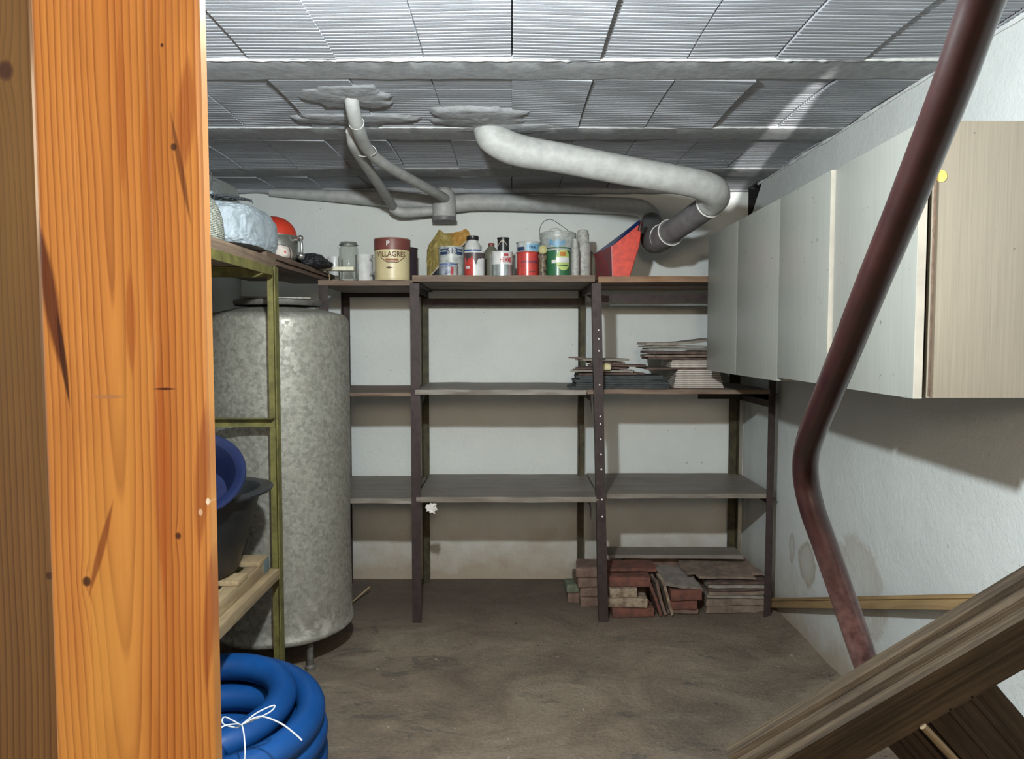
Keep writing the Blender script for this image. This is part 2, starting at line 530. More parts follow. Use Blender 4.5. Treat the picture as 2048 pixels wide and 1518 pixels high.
def tube(bm, pts, rad, seg=16, cap=True, closed=False):
    """pts list of Vectors, rad number or list"""
    n = len(pts)
    rs = rad if isinstance(rad, (list, tuple)) else [rad] * n
    T = []
    for i in range(n):
        a = pts[max(0, i - 1)]
        b = pts[min(n - 1, i + 1)]
        T.append((b - a).normalized())
    up = Vector((0, 0, 1)) if abs(T[0].z) < 0.9 else Vector((1, 0, 0))
    nrm = (up - T[0] * up.dot(T[0])).normalized()
    rings = []
    for i in range(n):
        nrm = (nrm - T[i] * nrm.dot(T[i])).normalized()
        bi = T[i].cross(nrm)
        rings.append([bm.verts.new(pts[i] + (nrm * math.cos(2 * PI * k / seg) + bi * math.sin(2 * PI * k / seg)) * rs[i]) for k in range(seg)])
    for i in range(n - 1):
        for k in range(seg):
            bm.faces.new((rings[i][k], rings[i][(k + 1) % seg], rings[i + 1][(k + 1) % seg], rings[i + 1][k]))
    if cap:
        bm.faces.new(list(reversed(rings[0])))
        bm.faces.new(rings[-1])


def tubeo(name, pts, rad, mat, parent=None, seg=16, n=8, smooth=60):
    bm = bmesh.new()
    P = catmull(pts, n) if n else [Vector(p) for p in pts]
    if isinstance(rad, (list, tuple)):
        m = len(rad)
        rr = []
        for i in range(len(P)):
            t = i / (len(P) - 1) * (m - 1)
            k = min(int(t), m - 2)
            rr.append(rad[k] * (1 - (t - k)) + rad[k + 1] * (t - k))
        rad = rr
    tube(bm, P, rad, seg)
    bmesh.ops.recalc_face_normals(bm, faces=bm.faces[:])
    return finish(name, bm, mat, parent, smooth)


def slab_bm(bm, w, d, t, jag=0.006, seed=0, n=7, sag=0.0, clip=None):
    """thin plate with broken outline, lying flat, base at z=0, centred"""
    rnd = random.Random(seed)
    pts = []
    for side in range(4):
        for k in range(n):
            f = k / n
            if side == 0: p = [-w / 2 + w * f, -d / 2]
            if side == 1: p = [w / 2, -d / 2 + d * f]
            if side == 2: p = [w / 2 - w * f, d / 2]
            if side == 3: p = [-w / 2, d / 2 - d * f]
            p[0] += rnd.uniform(-jag, jag)
            p[1] += rnd.uniform(-jag, jag)
            pts.append(p)
    if clip:                     # knock off corners
        for c in clip:
            i = c * n
            pts[i][0] *= 1 - 0.25 * rnd.random() - 0.1
            pts[i][1] *= 1 - 0.25 * rnd.random() - 0.1
    ph = rnd.uniform(0, 6)
    z = lambda p: sag * math.sin(p[0] / w * 3.0 + ph)
    bot = [bm.verts.new((p[0], p[1], z(p))) for p in pts]
    top = [bm.verts.new((p[0] * 0.99, p[1] * 0.99, z(p) + t)) for p in pts]
    cb = bm.verts.new((0, 0, z((0, 0))))
    ct = bm.verts.new((0, 0, z((0, 0)) + t))
    m = len(pts)
    for i in range(m):
        j = (i + 1) % m
        bm.faces.new((bot[i], bot[j], top[j], top[i]))
        bm.faces.new((bot[j], bot[i], cb))
        bm.faces.new((top[i], top[j], ct))
    bmesh.ops.recalc_face_normals(bm, faces=bm.faces[:])


def slab(name, label, cat, group, loc, w, d, t, mat, rot=(0, 0, 0), jag=0.006, seed=0, sag=0.0, clip=None):
    bm = bmesh.new()
    slab_bm(bm, w, d, t, jag, seed, 7, sag, clip)
    o = finish(name, bm, mat, None, 25)
    o.location = loc
    o.rotation_euler = rot
    return tag(o, label, cat, group)


def L_post(bm, x, y, z0, z1, w, t, sx, sy, lean=0.0):
    """angle iron: corner at x,y, flanges going sx in x and sy in y; lean = shift in x at the foot"""
    pts = [(0, 0), (w * sx, 0), (w * sx, t * sy), (t * sx, t * sy), (t * sx, w * sy), (0, w * sy)]
    a = [bm.verts.new((x + lean + p[0], y + p[1], z0)) for p in pts]
    b = [bm.verts.new((x + p[0], y + p[1], z1)) for p in pts]
    bm.faces.new(a)
    bm.faces.new(list(reversed(b)))
    for i in range(6):
        bm.faces.new((a[i], b[i], b[(i + 1) % 6], a[(i + 1) % 6]))
    bmesh.ops.recalc_face_normals(bm, faces=bm.faces[:])


def post(name, x, y, z0, z1, w, mat, parent, sx, sy, lean=0.0, t=0.004):
    bm = bmesh.new()
    L_post(bm, x, y, z0, z1, w, t, sx, sy, lean)
    return finish(name, bm, mat, parent, 0)


# ------------------------------------------------------------------ the room
XR, XL, YB, YF, ZC = 1.26, -1.46, 3.93, -2.3, 2.115

bm = bmesh.new()
nx, ny = 60, 80
grid = {}
for i in range(nx + 1):
    for j in range(ny + 1):
        x = XL - 0.05 + (XR - XL + 0.1) * i / nx
        y = YF + (YB - YF + 0.05) * j / ny
        z = 0.006 * noise.noise(Vector((x * 1.5, y * 1.5, 0)))
        d = max(0.0, 0.14 - (XR - x)) / 0.14                      # cove of mortar along the right wall
        z += 0.05 * d * d * (0.7 + 0.6 * noise.noise(Vector((y * 3, 2, 0))))
        grid[i, j] = bm.verts.new((x, y, z))
for i in range(nx):
    for j in range(ny):
        bm.faces.new((grid[i, j], grid[i + 1, j], grid[i + 1, j + 1], grid[i, j + 1]))
bmesh.ops.recalc_face_normals(bm, faces=bm.faces[:])
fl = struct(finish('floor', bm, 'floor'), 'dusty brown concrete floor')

bm = bmesh.new()
box(bm, ((XL + XR) / 2, YB + 0.06, ZC / 2), (XR - XL + 0.5, 0.12, ZC + 0.1))
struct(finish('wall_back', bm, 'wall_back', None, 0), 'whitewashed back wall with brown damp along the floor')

# right wall, with a ragged hole in its far top corner
bm = bmesh.new()
prof = [(YF, -0.05), (YB + 0.02, -0.05), (YB + 0.02, 1.965), (3.915, 1.95), (3.90, 1.965), (3.88, 1.945), (3.86, 1.98), (3.83, 1.99), (3.79, 2.03), (3.75, 2.065), (3.71, 2.10),
        (3.69, ZC + 0.03), (YF, ZC + 0.03)]
prism(bm, [(XR, y, z) for y, z in prof], (0.12, 0, 0))
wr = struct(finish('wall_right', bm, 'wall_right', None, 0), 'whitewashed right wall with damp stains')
bm = bmesh.new()
prism(bm, [(XR + 0.10, y, z) for y, z in ((3.70, 1.90), (3.96, 1.90), (3.96, 2.16), (3.70, 2.16))], (0.03, 0, 0))
box(bm, (XR + 0.065, 3.925, 2.03), (0.12, 0.004, 0.3))
box(bm, (XR + 0.065, 3.80, 1.94), (0.115, 0.3, 0.004))
box(bm, (XR + 0.065, 3.83, 2.125), (0.115, 0.2, 0.004))
finish('hole', bm, 'dark_hole', wr, 0)  # black lining plates stand in for the shade of the recess
bm = bmesh.new()
box(bm, (XL - 0.06, (YF + YB) / 2, ZC / 2), (0.12, YB - YF + 0.1, ZC + 0.1))
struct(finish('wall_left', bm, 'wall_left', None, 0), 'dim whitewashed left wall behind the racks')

# ceiling: ribbed hollow blocks between concrete joists
bm = bmesh.new()
rnd = random.Random(3)
joists = [(-1.20, 0.15), (-0.53, 0.15), (0.14, 0.15), (0.80, 0.15), (1.46, 0.15), (2.118, 0.150), (2.781, 0.155), (3.43, 0.16)]
bays = []
for a, b in zip(joists[:-1], joists[1:]):
    bays.append((a[0] + a[1], b[0]))
bays.append((3.59, YB + 0.03))
bays.append((YF, -1.20))
for (y0, y1) in bays:
    near = y1 > 1.4
    L = y1 - y0
    n_ribs = max(2, int(L / 0.0185)) if near else 4
    k = -6
    while k * 0.25 < XR:
        x0, x1 = max(k * 0.25 + 0.0015, XL - 0.05), min((k + 1) * 0.25 - 0.0015, XR + 0.05)
        k += 1
        if x1 <= x0:
            continue
        dz = rnd.uniform(-0.004, 0.003)
        dx = rnd.uniform(-0.002, 0.002)
        tilt = rnd.uniform(-0.006, 0.006)
        prof = []
        for r in range(n_ribs):
            ya = y0 + L * r / n_ribs
            p = L / n_ribs
            g = 0.0095 if r % 6 else 0.015
            w = 0.30 if r % 6 else 0.42
            bow = 0.007 * (1 - (2 * (ya - y0) / L - 1) ** 2)
            prof += [(ya, ZC + g + bow), (ya + p * w * 0.7, ZC + g + bow), (ya + p * w, ZC + bow), (ya + p * 0.97, ZC + bow)]
        prof.append((y1, ZC + 0.004))
        va = [bm.verts.new((x0 + dx, y, z + dz)) for y, z in prof]
        vb = [bm.verts.new((x1 + dx, y + 0.0015 * rnd.uniform(-1, 1), z + dz + tilt)) for y, z in prof]
        for i in range(len(prof) - 1):
            bm.faces.new((va[i], va[i + 1], vb[i + 1], vb[i]))
        # dark joint sides
        for side in (va, vb):
            ta = bm.verts.new((side[0].co.x, y0, ZC + 0.05))
            tb = bm.verts.new((side[0].co.x, y1, ZC + 0.05))
            try:
                bm.faces.new([ta] + side + [tb])
            except ValueError:
                pass
box(bm, ((XL + XR) / 2, (YF + YB) / 2, ZC + 0.09), (XR - XL + 0.4, YB - YF + 0.3, 0.08))
bmesh.ops.recalc_face_normals(bm, faces=bm.faces[:])
ceiling = struct(finish('ceiling', bm, 'ceiling', None, 30), 'ceiling of whitewashed ribbed hollow blocks')
for (y, w) in joists:
    bm = bmesh.new()
    N = 90
    rows = []
    prof = [(0.0, 0.03), (0.001, -0.003), (0.004, -0.0042), (w * 0.5, -0.004), (w - 0.004, -0.0035), (w, 0.000), (w + 0.002, 0.03)]
    for i in range(N + 1):
        x = XL - 0.03 + (XR - XL + 0.06) * i / N
        row = []
        for j, (py, pz) in enumerate(prof):
            nz = 0.0010 * noise.noise(Vector((x * 9, y * 3 + j, 1)))
            ny_ = (0.007 if j >= 4 else 0.003) * noise.noise(Vector((x * 11, y + j * 0.1, 5)))
            row.append(bm.verts.new((x, y + py + ny_, ZC + pz + nz)))
        rows.append(row)
    for i in range(N):
        for j in range(len(prof) - 1):
            bm.faces.new((rows[i][j], rows[i][j + 1], rows[i + 1][j + 1], rows[i + 1][j]))
    bmesh.ops.recalc_face_normals(bm, faces=bm.faces[:])
    finish('joist', bm, 'beam', ceiling, 22)
# bead of limewash along the joist edges, crumbly joint along the right wall
for (y, r0) in ((2.118, 0.006), (2.781, 0.0035)):
    P = [Vector((XL + (XR - XL) * i / 160, y - 0.002 + 0.003 * noise.noise(Vector((i * 0.4, y, 0))), ZC - 0.0005)) for i in range(161)]
    bm = bmesh.new()
    tube(bm, P, [r0 * (1 + 0.6 * noise.noise(Vector((i * 0.7, 3, y)))) for i in range(161)], 6)
    bmesh.ops.recalc_face_normals(bm, faces=bm.faces[:])
    finish('mortar_bead', bm, 'limewash', ceiling, 60)
P = []
rr = []
for i in range(120):
    y = 1.2 + 2.55 * i / 119
    P.append(Vector((XR - 0.002, y, ZC - 0.004)))
    rr.append(max(0.002, 0.006 + 0.010 * noise.noise(Vector((y * 9, 0, 2)))))
bm = bmesh.new()
tube(bm, P, rr, 7)
bmesh.ops.recalc_face_normals(bm, faces=bm.faces[:])
finish('mortar_bead', bm, 'limewash', ceiling, 30)


def blob(name, cx, cy, rx, ry, h, mat, seed, parent, seg=48, ringn=9, power=1.0):
    """low mound of mortar smeared on the ceiling"""
    bm = bmesh.new()
    top = bm.verts.new((cx, cy, ZC - h))
    rings = []
    for k in range(1, ringn + 1):
        f = k / ringn
        ring = []
        for i in range(seg):
            a = 2 * PI * i / seg
            w = 1 + 0.45 * noise.noise(Vector((math.cos(a) * 1.6, math.sin(a) * 1.6, seed))) + 0.18 * noise.noise(Vector((math.cos(a) * 6, math.sin(a) * 6, seed)))
            x, y = cx + rx * f * w * math.cos(a), cy + ry * f * w * math.sin(a)
            z = ZC - h * (1 - f ** (2 * power)) - 0.0030 * noise.noise(Vector((x * 45, y * 45, seed))) * (1 - f * 0.5) + (0.012 if k == ringn else 0)
            ring.append(bm.verts.new((min(x, XR), min(y, YB), z)))
        rings.append(ring)
    for i in range(seg):
        bm.faces.new((top, rings[0][i], rings[0][(i + 1) % seg]))
    for k in range(ringn - 1):
        for i in range(seg):
            bm.faces.new((rings[k][i], rings[k + 1][i], rings[k + 1][(i + 1) % seg], rings[k][(i + 1) % seg]))
    bmesh.ops.recalc_face_normals(bm, faces=bm.faces[:])
    return finish(name, bm, mat, parent, 70)


blob('mortar_patch', -0.54, 2.44, 0.16, 0.13, 0.008, 'patch', 1.0, ceiling)
blob('mortar_patch', -0.60, 2.69, 0.22, 0.08, 0.007, 'patch', 4.0, ceiling)
blob('mortar_patch', -0.12, 2.67, 0.19, 0.12, 0.008, 'patch', 7.5, ceiling)
blob('mortar_patch', -0.02, 2.80, 0.22, 0.09, 0.008, 'patch', 9.5, ceiling)
# coved mortar where ceiling meets back wall
P = [Vector((XL + (XR - XL) * i / 80, YB - 0.01, ZC - 0.002)) for i in range(81)]
bm = bmesh.new()
tube(bm, P, [(0.020 + 0.012 * noise.noise(Vector((i * 0.23, 3, 8)))) * (1 if i < 76 else 0.4) for i in range(81)], 8)
bmesh.ops.recalc_face_normals(bm, faces=bm.faces[:])
finish('mortar_cove', bm, 'patch', ceiling, 60)

# pine door frame boards in the left foreground
def board_profile(name, x0, x1, y, depth, mat, label, feats=()):
    bm = bmesh.new()
    pts = [(x0, y + depth), (x0, y + 0.003), (x0 + 0.001, y + 0.001), (x0 + 0.003, y)]
    for (fx, kind, w) in feats:
        X = x0 + (x1 - x0) * fx
        if kind == 'groove':
            pts += [(X - w, y), (X - w * 0.3, y + w * 0.5), (X + w * 0.3, y + w * 0.5), (X + w, y)]
        else:
            pts += [(X - w, y), (X - w * 0.3, y - w * 0.45), (X + w * 0.3, y - w * 0.45), (X + w, y)]
    pts += [(x1 - 0.003, y), (x1 - 0.001, y + 0.001), (x1, y + 0.003), (x1, y + depth)]
    prism(bm, [(p[0], p[1], 0.0) for p in pts], (0, 0, ZC - 0.012))
    return struct(finish(name, bm, mat, None, 0), label)


board_profile('trim_1', -0.3890, -0.2530, 0.60, 0.014, 'pine_orange', 'orange varnished pine door frame board', [(0.245, 'groove', 0.0010), (0.69, 'bead', 0.0012), (0.90, 'groove', 0.0008)])
board_profile('trim_2', -0.52, -0.3905, 0.606, 0.016, 'pine_brown', 'darker brown pine board left of the orange one', [(0.33, 'groove', 0.002)])

# ------------------------------------------------------------------ pipes
FR = 3.31     # front of back rack
t = thing('soil_pipe', 'fat white painted pipe elbowing across the ceiling, grey lower length', 'pipe', (0, 0, 0))
big = [at(975, 255, 2.80), at(976, 262, 2.80), at(985, 276, 2.79), at(1012, 292, 2.79), at(1050, 304, 2.80), at(1120, 316, 2.81), at(1250, 341, 2.83), at(1340, 357, 2.85), at(1395, 368, 2.88), at(1424, 380, 2.92), at(1430, 394, 2.98), at(1421, 406, 3.03)]
tubeo('white_length', big, [0.050, 0.054, 0.058, 0.060, 0.059, 0.056, 0.055, 0.055, 0.055, 0.059, 0.060, 0.058], 'pvc_white', t, 28)
low = [at(1421, 406, 3.03), at(1400, 424, 3.12), at(1360, 452, 3.28), at(1330, 473, 3.42)]
tubeo('grey_length', low, 0.052, 'pvc_grey', t, 28)
sock = [at(1341, 465, 3.36), at(1312, 482, 3.52), at(1303, 470, 3.66), at(1303, 445, 3.80)]
tubeo('socket', sock, [0.060, 0.060, 0.058, 0.055], 'pvc_grey', t, 28)


def ring_on(parent, p, direction, r, w=0.0035, name='seal_ring', mat='ring'):
    bm = bmesh.new()
    d = Vector(direction).normalized()
    q = d.to_track_quat('Z', 'Y')
    pts = [Vector(p) + q @ Vector((r * math.cos(2 * PI * i / 36), r * math.sin(2 * PI * i / 36), 0)) for i in range(37)]
    tube(bm, pts, w, 6, cap=False)
    bmesh.ops.recalc_face_normals(bm, faces=bm.faces[:])
    return finish(name, bm, mat, parent, 60)


ring_on(t, low[0] + (low[1] - low[0]) * 0.1, low[1] - low[0], 0.057)
ring_on(t, sock[0], low[3] - low[2], 0.0605)
ring_on(t, sock[0] + (sock[1] - sock[0]) * 0.55, sock[1] - sock[0], 0.061)

t = thing('wall_pipe', 'whitewashed horizontal pipe along the top of the back wall with a capped tee', 'pipe')
tubeo('run', [at(540, 385, 3.90), at(650, 391, 3.89), at(780, 399, 3.87), at(888, 408, 3.86), at(960, 404, 3.86), at(1120, 408, 3.86), at(1230, 411, 3.86), at(1280, 416, 3.85), at(1300, 432, 3.83), at(1304, 448, 3.80)],
      [0.020, 0.030, 0.042, 0.046, 0.044, 0.043, 0.043, 0.044, 0.050, 0.052], 'pvc_white', t, 20)
bm = bmesh.new()
c = at(888, 405, 3.80)
lathe(bm, [(0.058, -0.075), (0.060, -0.07), (0.060, 0.02), (0.050, 0.055), (0.03, 0.075), (0.0, 0.078)], 28, c)
finish('tee_body', bm, 'pvc_white', t)
bm = bmesh.new()
lathe(bm, [(0.0, -0.100), (0.061, -0.100), (0.064, -0.097), (0.064, -0.076), (0.0, -0.076)], 28, c, cap=False)
finish('end_cap', bm, 'pvc_grey', t)
tubeo('branch', [at(783, 414, 3.78), at(800, 424, 3.79), at(835, 424, 3.82), at(880, 420, 3.84)], 0.026, 'pvc_white', t, 16)

t = thing('waste_pipe', 'longer thin whitewashed pipe falling from the ceiling plaster to the tee', 'pipe', group='thin whitewashed waste pipes')
tubeo('length', [at(704, 190, 2.44), at(704, 205, 2.46), at(708, 228, 2.50), at(716, 256, 2.58), at(732, 294, 2.76), at(764, 325, 2.95), at(820, 358, 3.25), at(870, 385, 3.55), at(893, 398, 3.78)],
      [0.024, 0.024, 0.024, 0.024, 0.023, 0.022, 0.022, 0.023, 0.024], 'pvc_white', t, 18)
ring_on(t, at(713, 246, 2.55), at(716, 256, 2.58) - at(708, 228, 2.50), 0.0255, 0.0018, 'wire_tie')
t2 = thing('waste_pipe', 'shorter steeper thin whitewashed pipe ending at the branch left of the tee', 'pipe', group='thin whitewashed waste pipes')
tubeo('length', [at(700, 262, 2.70), at(706, 285, 2.76), at(716, 304, 2.86), at(740, 342, 3.10), at(768, 385, 3.45), at(786, 414, 3.78)], [0.016, 0.022, 0.024, 0.022, 0.022, 0.023], 'pvc_white', t2, 18)
# wire tie looping around both
bm = bmesh.new()
ca, cb = at(741, 302, 2.80), at(714, 300, 2.84)
pts = []
for i in range(33):
    a = 2 * PI * i / 32
    mid = (ca + cb) / 2
    d = (ca - cb)
    pts.append(mid + d * 0.95 * math.cos(a) + Vector((0.0, -0.6, 1.0)).normalized() * 0.026 * math.sin(a) + Vector((0, -0.012, 0)))
tube(bm, pts, 0.0018, 6, cap=False)
finish('wire_tie', bm, 'ring', t2, 60)

# ------------------------------------------------------------------ back shelf rack
rack = thing('shelf_rack', 'long dark rusty angle-iron shelf rack along the back wall', 'rack', (0.2, FR, 0))
rack.location = (0, 0, 0)
ZT, ZM, ZL = 1.575, 1.066, 0.575      # shelf undersides (top, middle, low)
BK = 3.87
XA, XB_, XC_, XD = -0.86, -0.450, 0.385, 1.212
post('post', -0.885, FR + 0.02, 0.0, ZT, 0.045, 'rack_metal', rack, 1, 1)
post('post', XB_ - 0.014, FR, 0.0, ZT + 0.0, 0.043, 'rack_metal', rack, 1, 1)
post('post', 0.362, FR, 0.0, ZT, 0.043, 'rack_metal', rack, 1, 1, lean=0.043)
post('post', XD + 0.012, FR + 0.04, 0.0, 1.70, 0.032, 'rack_metal', rack, -1, 1, lean=-0.005)
post('post', -0.90, BK, 0.0, ZT, 0.038, 'rack_metal', rack, 1, -1)
post('post', -0.480, BK, 0.0, ZT, 0.036, 'rack_metal_green', rack, 1, -1)
post('post', 0.352, BK, 0.0, ZT, 0.036, 'rack_metal_green', rack, 1, -1)
post('post', XD - 0.005, BK, 0.0, 1.70, 0.044, 'rack_metal_green', rack, -1, -1)
bolts = [(0.362 + 0.026, z) for z in (1.36, 1.32, 1.265, 1.11, 0.965, 0.93, 0.86, 0.79, 0.72, 0.58, 0.50)]
for (bx, bz) in bolts:
    f = (ZT - bz) / ZT
    bm = bmesh.new()
    lathe(bm, [(0.0042, 0), (0.0042, 0.0025), (0.002, 0.004), (0, 0.004)], 10)
    o = finish('bolt', bm, 'bolt', rack)
    o.location = (bx + 0.043 * f, FR - 0.0001, bz)
    o.rotation_euler = (PI / 2, 0, 0)


def rail_x(z, x0, x1, y, h=0.035, mat='rack_metal', sy=1):
    bm = bmesh.new()
    box(bm, ((x0 + x1) / 2, y, z), (x1 - x0, 0.004, h))
    box(bm, ((x0 + x1) / 2, y + sy * 0.015, z + h / 2 - 0.002), (x1 - x0, 0.03, 0.004))
    return finish('rail', bm, mat, rack, 0)


def rail_y(z, x, y0, y1, h=0.033):
    bm = bmesh.new()
    box(bm, (x, (y0 + y1) / 2, z), (0.004, y1 - y0, h))
    box(bm, (x + 0.012, (y0 + y1) / 2, z + h / 2 - 0.002), (0.024, y1 - y0, 0.004))
    # little corner gusset
    prism(bm, [(x, y0, z - h / 2 + 0.001), (x, y0 + 0.07, z - h / 2 + 0.001), (x, y0, z - h / 2 - 0.055)], (0.003, 0, 0))
    return finish('bracket', bm, 'rack_metal', rack, 0)


for z in (ZT - 0.0185, ZM - 0.0185, ZL - 0.0185):
    for x in (-0.445, 0.365, 0.374 + 0.0):
        if x == 0.374:
            continue
        rail_y(z, x, FR + 0.006, BK)
    rail_y(z, XD + 0.0, FR + 0.046, BK)
rail_x(ZT - 0.060, -0.47, 0.37, BK - 0.012, 0.042)
rail_x(ZT - 0.055, 0.37, XD, FR + 0.30, 0.038)
rail_x(ZT - 0.015, -0.88, -0.45, BK - 0.012)
rail_x(ZM - 0.040, XD - 0.22 + 0.0, XD, BK - 0.012, 0.05)
# sheet-iron end rail seen under the cabinets
bm = bmesh.new()
box(bm, (XD, (FR + BK) / 2, ZM - 0.03), (0.004, BK - FR - 0.06, 0.075))
finish('end_rail', bm, 'rack_metal', rack, 0)


def shelf(x0, x1, y0, y1, z, t, mat, seed, name='shelf', tilt=0.0, jag=0.004):
    bm = bmesh.new()
    N = 40
    rows = []
    for i in range(N + 1):
        x = x0 + (x1 - x0) * i / N
        zz = z + tilt * (i / N - 0.5)
        nf = lambda k: jag * noise.noise(Vector((x * 7, seed + k, 0.3)))
        nz = 0.4 * jag * noise.noise(Vector((x * 5, seed, 2)))
        rows.append([bm.verts.new(p) for p in ((x, y0 + nf(0), zz + nz), (x, y0 + nf(1) - 0.001, zz + t * 0.5 + nz), (x, y0 + nf(2), zz + t + nz), (x, y1, zz + t + nz), (x, y1, zz + nz))])
    for i in range(N):
        for j in range(5):
            bm.faces.new((rows[i][j], rows[i][(j + 1) % 5], rows[i + 1][(j + 1) % 5], rows[i + 1][j]))
    bm.faces.new(rows[0])
    bm.faces.new(list(reversed(rows[-1])))
    bmesh.ops.recalc_face_normals(bm, faces=bm.faces[:])
    return finish(name, bm, mat, rack, 30)


# top boards (two depths of plank per bay), middle and low boards
shelf(-0.885, -0.452, FR + 0.02, 3.60, ZT - 0.012, 0.024, 'shelf_wood', 1)
shelf(-0.885, -0.452, 3.602, 3.885, ZT - 0.012, 0.024, 'shelf_wood', 1.6)
shelf(-0.448, 0.372, FR - 0.035, 3.56, ZT + 0.002, 0.028, 'shelf_wood', 2, jag=0.006)
shelf(-0.448, 0.372, 3.562, 3.885, ZT + 0.002, 0.026, 'shelf_wood', 2.7)
shelf(0.395, XD - 0.01, FR + 0.03, 3.57, ZT + 0.006, 0.026, 'shelf_brown', 3, jag=0.006, tilt=0.004)
shelf(0.395, XD - 0.01, 3.575, 3.885, ZT + 0.004, 0.024, 'shelf_brown', 3.5)
shelf(-0.885, -0.458, FR + 0.03, 3.885, ZM - 0.012, 0.018, 'shelf_wood', 5)
shelf(-0.442, 0.34, FR - 0.01, 3.885, ZM, 0.022, 'shelf_dusty', 6, jag=0.006)
shelf(0.342, XD - 0.02, FR + 0.03, 3.885, ZM, 0.020, 'shelf_wood', 7, jag=0.006)
shelf(-0.885, -0.455, FR + 0.01, 3.885, ZL - 0.015, 0.022, 'shelf_dusty', 8)
shelf(-0.442, 0.40, FR + 0.00, 3.885, ZL - 0.008, 0.024, 'shelf_dusty', 9, jag=0.005)
shelf(0.404, XD + 0.012, FR + 0.045, 3.885, ZL, 0.022, 'shelf_dusty', 10, jag=0.004)
TOPZ = ZT + 0.030
MIDZ = ZM + 0.0215
# torn scrap of paper stuck on the low shelf edge
p = at(863, 1017, FR - 0.012)
slab('paper_scrap', 'torn white paper scrap stuck to the low shelf edge near the left front post', 'paper', None, p, 0.046, 0.040, 0.002, simple('white_paper', (0.72, 0.70, 0.66), (0.6, 0.58, 0.54), 0.8), (PI / 2, 0.1, 0), 0.006, 5)

# ------------------------------------------------------------------ cabinets on the right wall
def cabinet(label, y0, y1, z0, z1, xf, doors, near_end):
    c = thing('wall_cabinet', label, 'cabinet', (XR, (y0 + y1) / 2, z0), group='wall cabinets along the right wall')
    c.location = (0, 0, 0)
    bm = bmesh.new()
    th = 0.018
    xc = xf + 0.021
    box(bm, ((xc + XR) / 2, y0 + th / 2, (z0 + z1) / 2), (XR - xc, th, z1 - z0), None, 0.0008)
    box(bm, ((xc + XR) / 2, y1 - th / 2, (z0 + z1) / 2), (XR - xc, th, z1 - z0), None, 0.0008)
    box(bm, ((xc + XR) / 2, (y0 + y1) / 2, z1 - th / 2), (XR - xc, y1 - y0 - 2 * th, th))
    box(bm, (XR - 0.004, (y0 + y1) / 2, (z0 + z1) / 2), (0.006, y1 - y0 - 2 * th, z1 - z0 - 2 * th))
    finish('carcass', bm, 'carcass', c, 30)
    bm = bmesh.new()
    box(bm, ((xc + XR) / 2, (y0 + y1) / 2, z0 + th / 2), (XR - xc - 0.001, y1 - y0 - 2 * th, th))
    finish('bottom_panel', bm, 'chipboard', c, 30)
    for (a, b, ajar, dz0, dz1, hinge_far) in doors:
        w = b - a
        bm = bmesh.new()
        # door slab, hinged at far (b) or near (a) side
        hy = b if hinge_far else a
        box(bm, (xf + 0.009, (a + b) / 2, (z0 + z1) / 2 + (dz0 + dz1) / 2), (0.018, w - 0.004, z1 - z0 + dz1 - dz0 - 0.002), None, 0.001)
        m = Matrix.Translation((xf + 0.018, hy, 0)) @ Matrix.Rotation(ajar, 4, 'Z') @ Matrix.Translation((-xf - 0.018, -hy, 0))
        bmesh.ops.transform(bm, matrix=m, verts=bm.verts[:])
        d = finish('door', bm, 'door_grey', c, 30)
        d['label'] = 'grey-green laminate door'
        # cream edging on the near edge
        bm = bmesh.new()
        box(bm, (xf + 0.009, a + 0.0015, (z0 + z1) / 2 + (dz0 + dz1) / 2), (0.0185, 0.002, z1 - z0 + dz1 - dz0 - 0.003))
        bmesh.ops.transform(bm, matrix=m, verts=bm.verts[:])
        finish('edge_strip', bm, 'edge_cream' if near_end else 'door_grey', d, 0)
    return c


ZCB, ZCT = 1.176, 1.785
cabinet('pale laminate wall cabinet at the far end, closest to the back wall', 2.437, 3.315, ZCB, ZCT, 0.89,
        [(2.885, 3.315, 0, 0, 0.0, True), (2.437, 2.883, 0, 0, 0, True)], False)
nb = cabinet('pale laminate wall cabinet at the near end with its cream side panel showing', 1.585, 2.434, 1.188, ZCT, 0.89,
             [(2.028, 2.434, -0.020, 0, 0, True), (1.585, 2.020, -0.022, -0.003, 0, True)], True)
bm = bmesh.new()
p = at(1858, 385, 1.70)
lathe(bm, [(0.0, 0), (0.013, 0), (0.013, 0.0006), (0, 0.0008)], 20)
o = finish('sticker', bm, 'sticker', nb)
o.location = (0.925, 1.5845, 1.668)
o.rotation_euler = (PI / 2, 0, 0)
# slim brown edge strip of the side panel
boxo('edge_strip', (0.9125, 1.583, 1.487), (0.004, 0.004, 0.59), 'plank_y2', nb, None, 0.0005)

# ------------------------------------------------------------------ handrail
top_dir = (at(1990, -60, 0.77) - at(1905, 170, 0.85)).normalized()
top_pt = at(1990, -60, 0.77)
hr = [top_pt + top_dir * ((2.112 - top_pt.z) / top_dir.z), top_pt + top_dir * 0.08, top_pt, at(1958, 20, 0.80), at(1905, 170, 0.85), at(1858, 290, 0.90), at(1798, 440, 0.965), at(1744, 570, 1.03), at(1692, 700, 1.11), at(1655, 790, 1.18), at(1630, 850, 1.235), at(1613, 905, 1.29), at(1612, 960, 1.315),
      at(1625, 1020, 1.31), at(1650, 1090, 1.30), at(1685, 1190, 1.285), at(1716, 1280, 1.27), at(1742, 1350, 1.26), at(1790, 1440, 1.25), at(1845, 1540, 1.23), Vector((0.86, 1.21, 0.35)), Vector((0.97, 1.20, 0.01))]
o = tubeo('handrail', hr, 0.0225, 'handrail', None, 28, 8)
tag(o, 'bent maroon painted steel handrail pipe crossing in front of the cabinets', 'handrail')

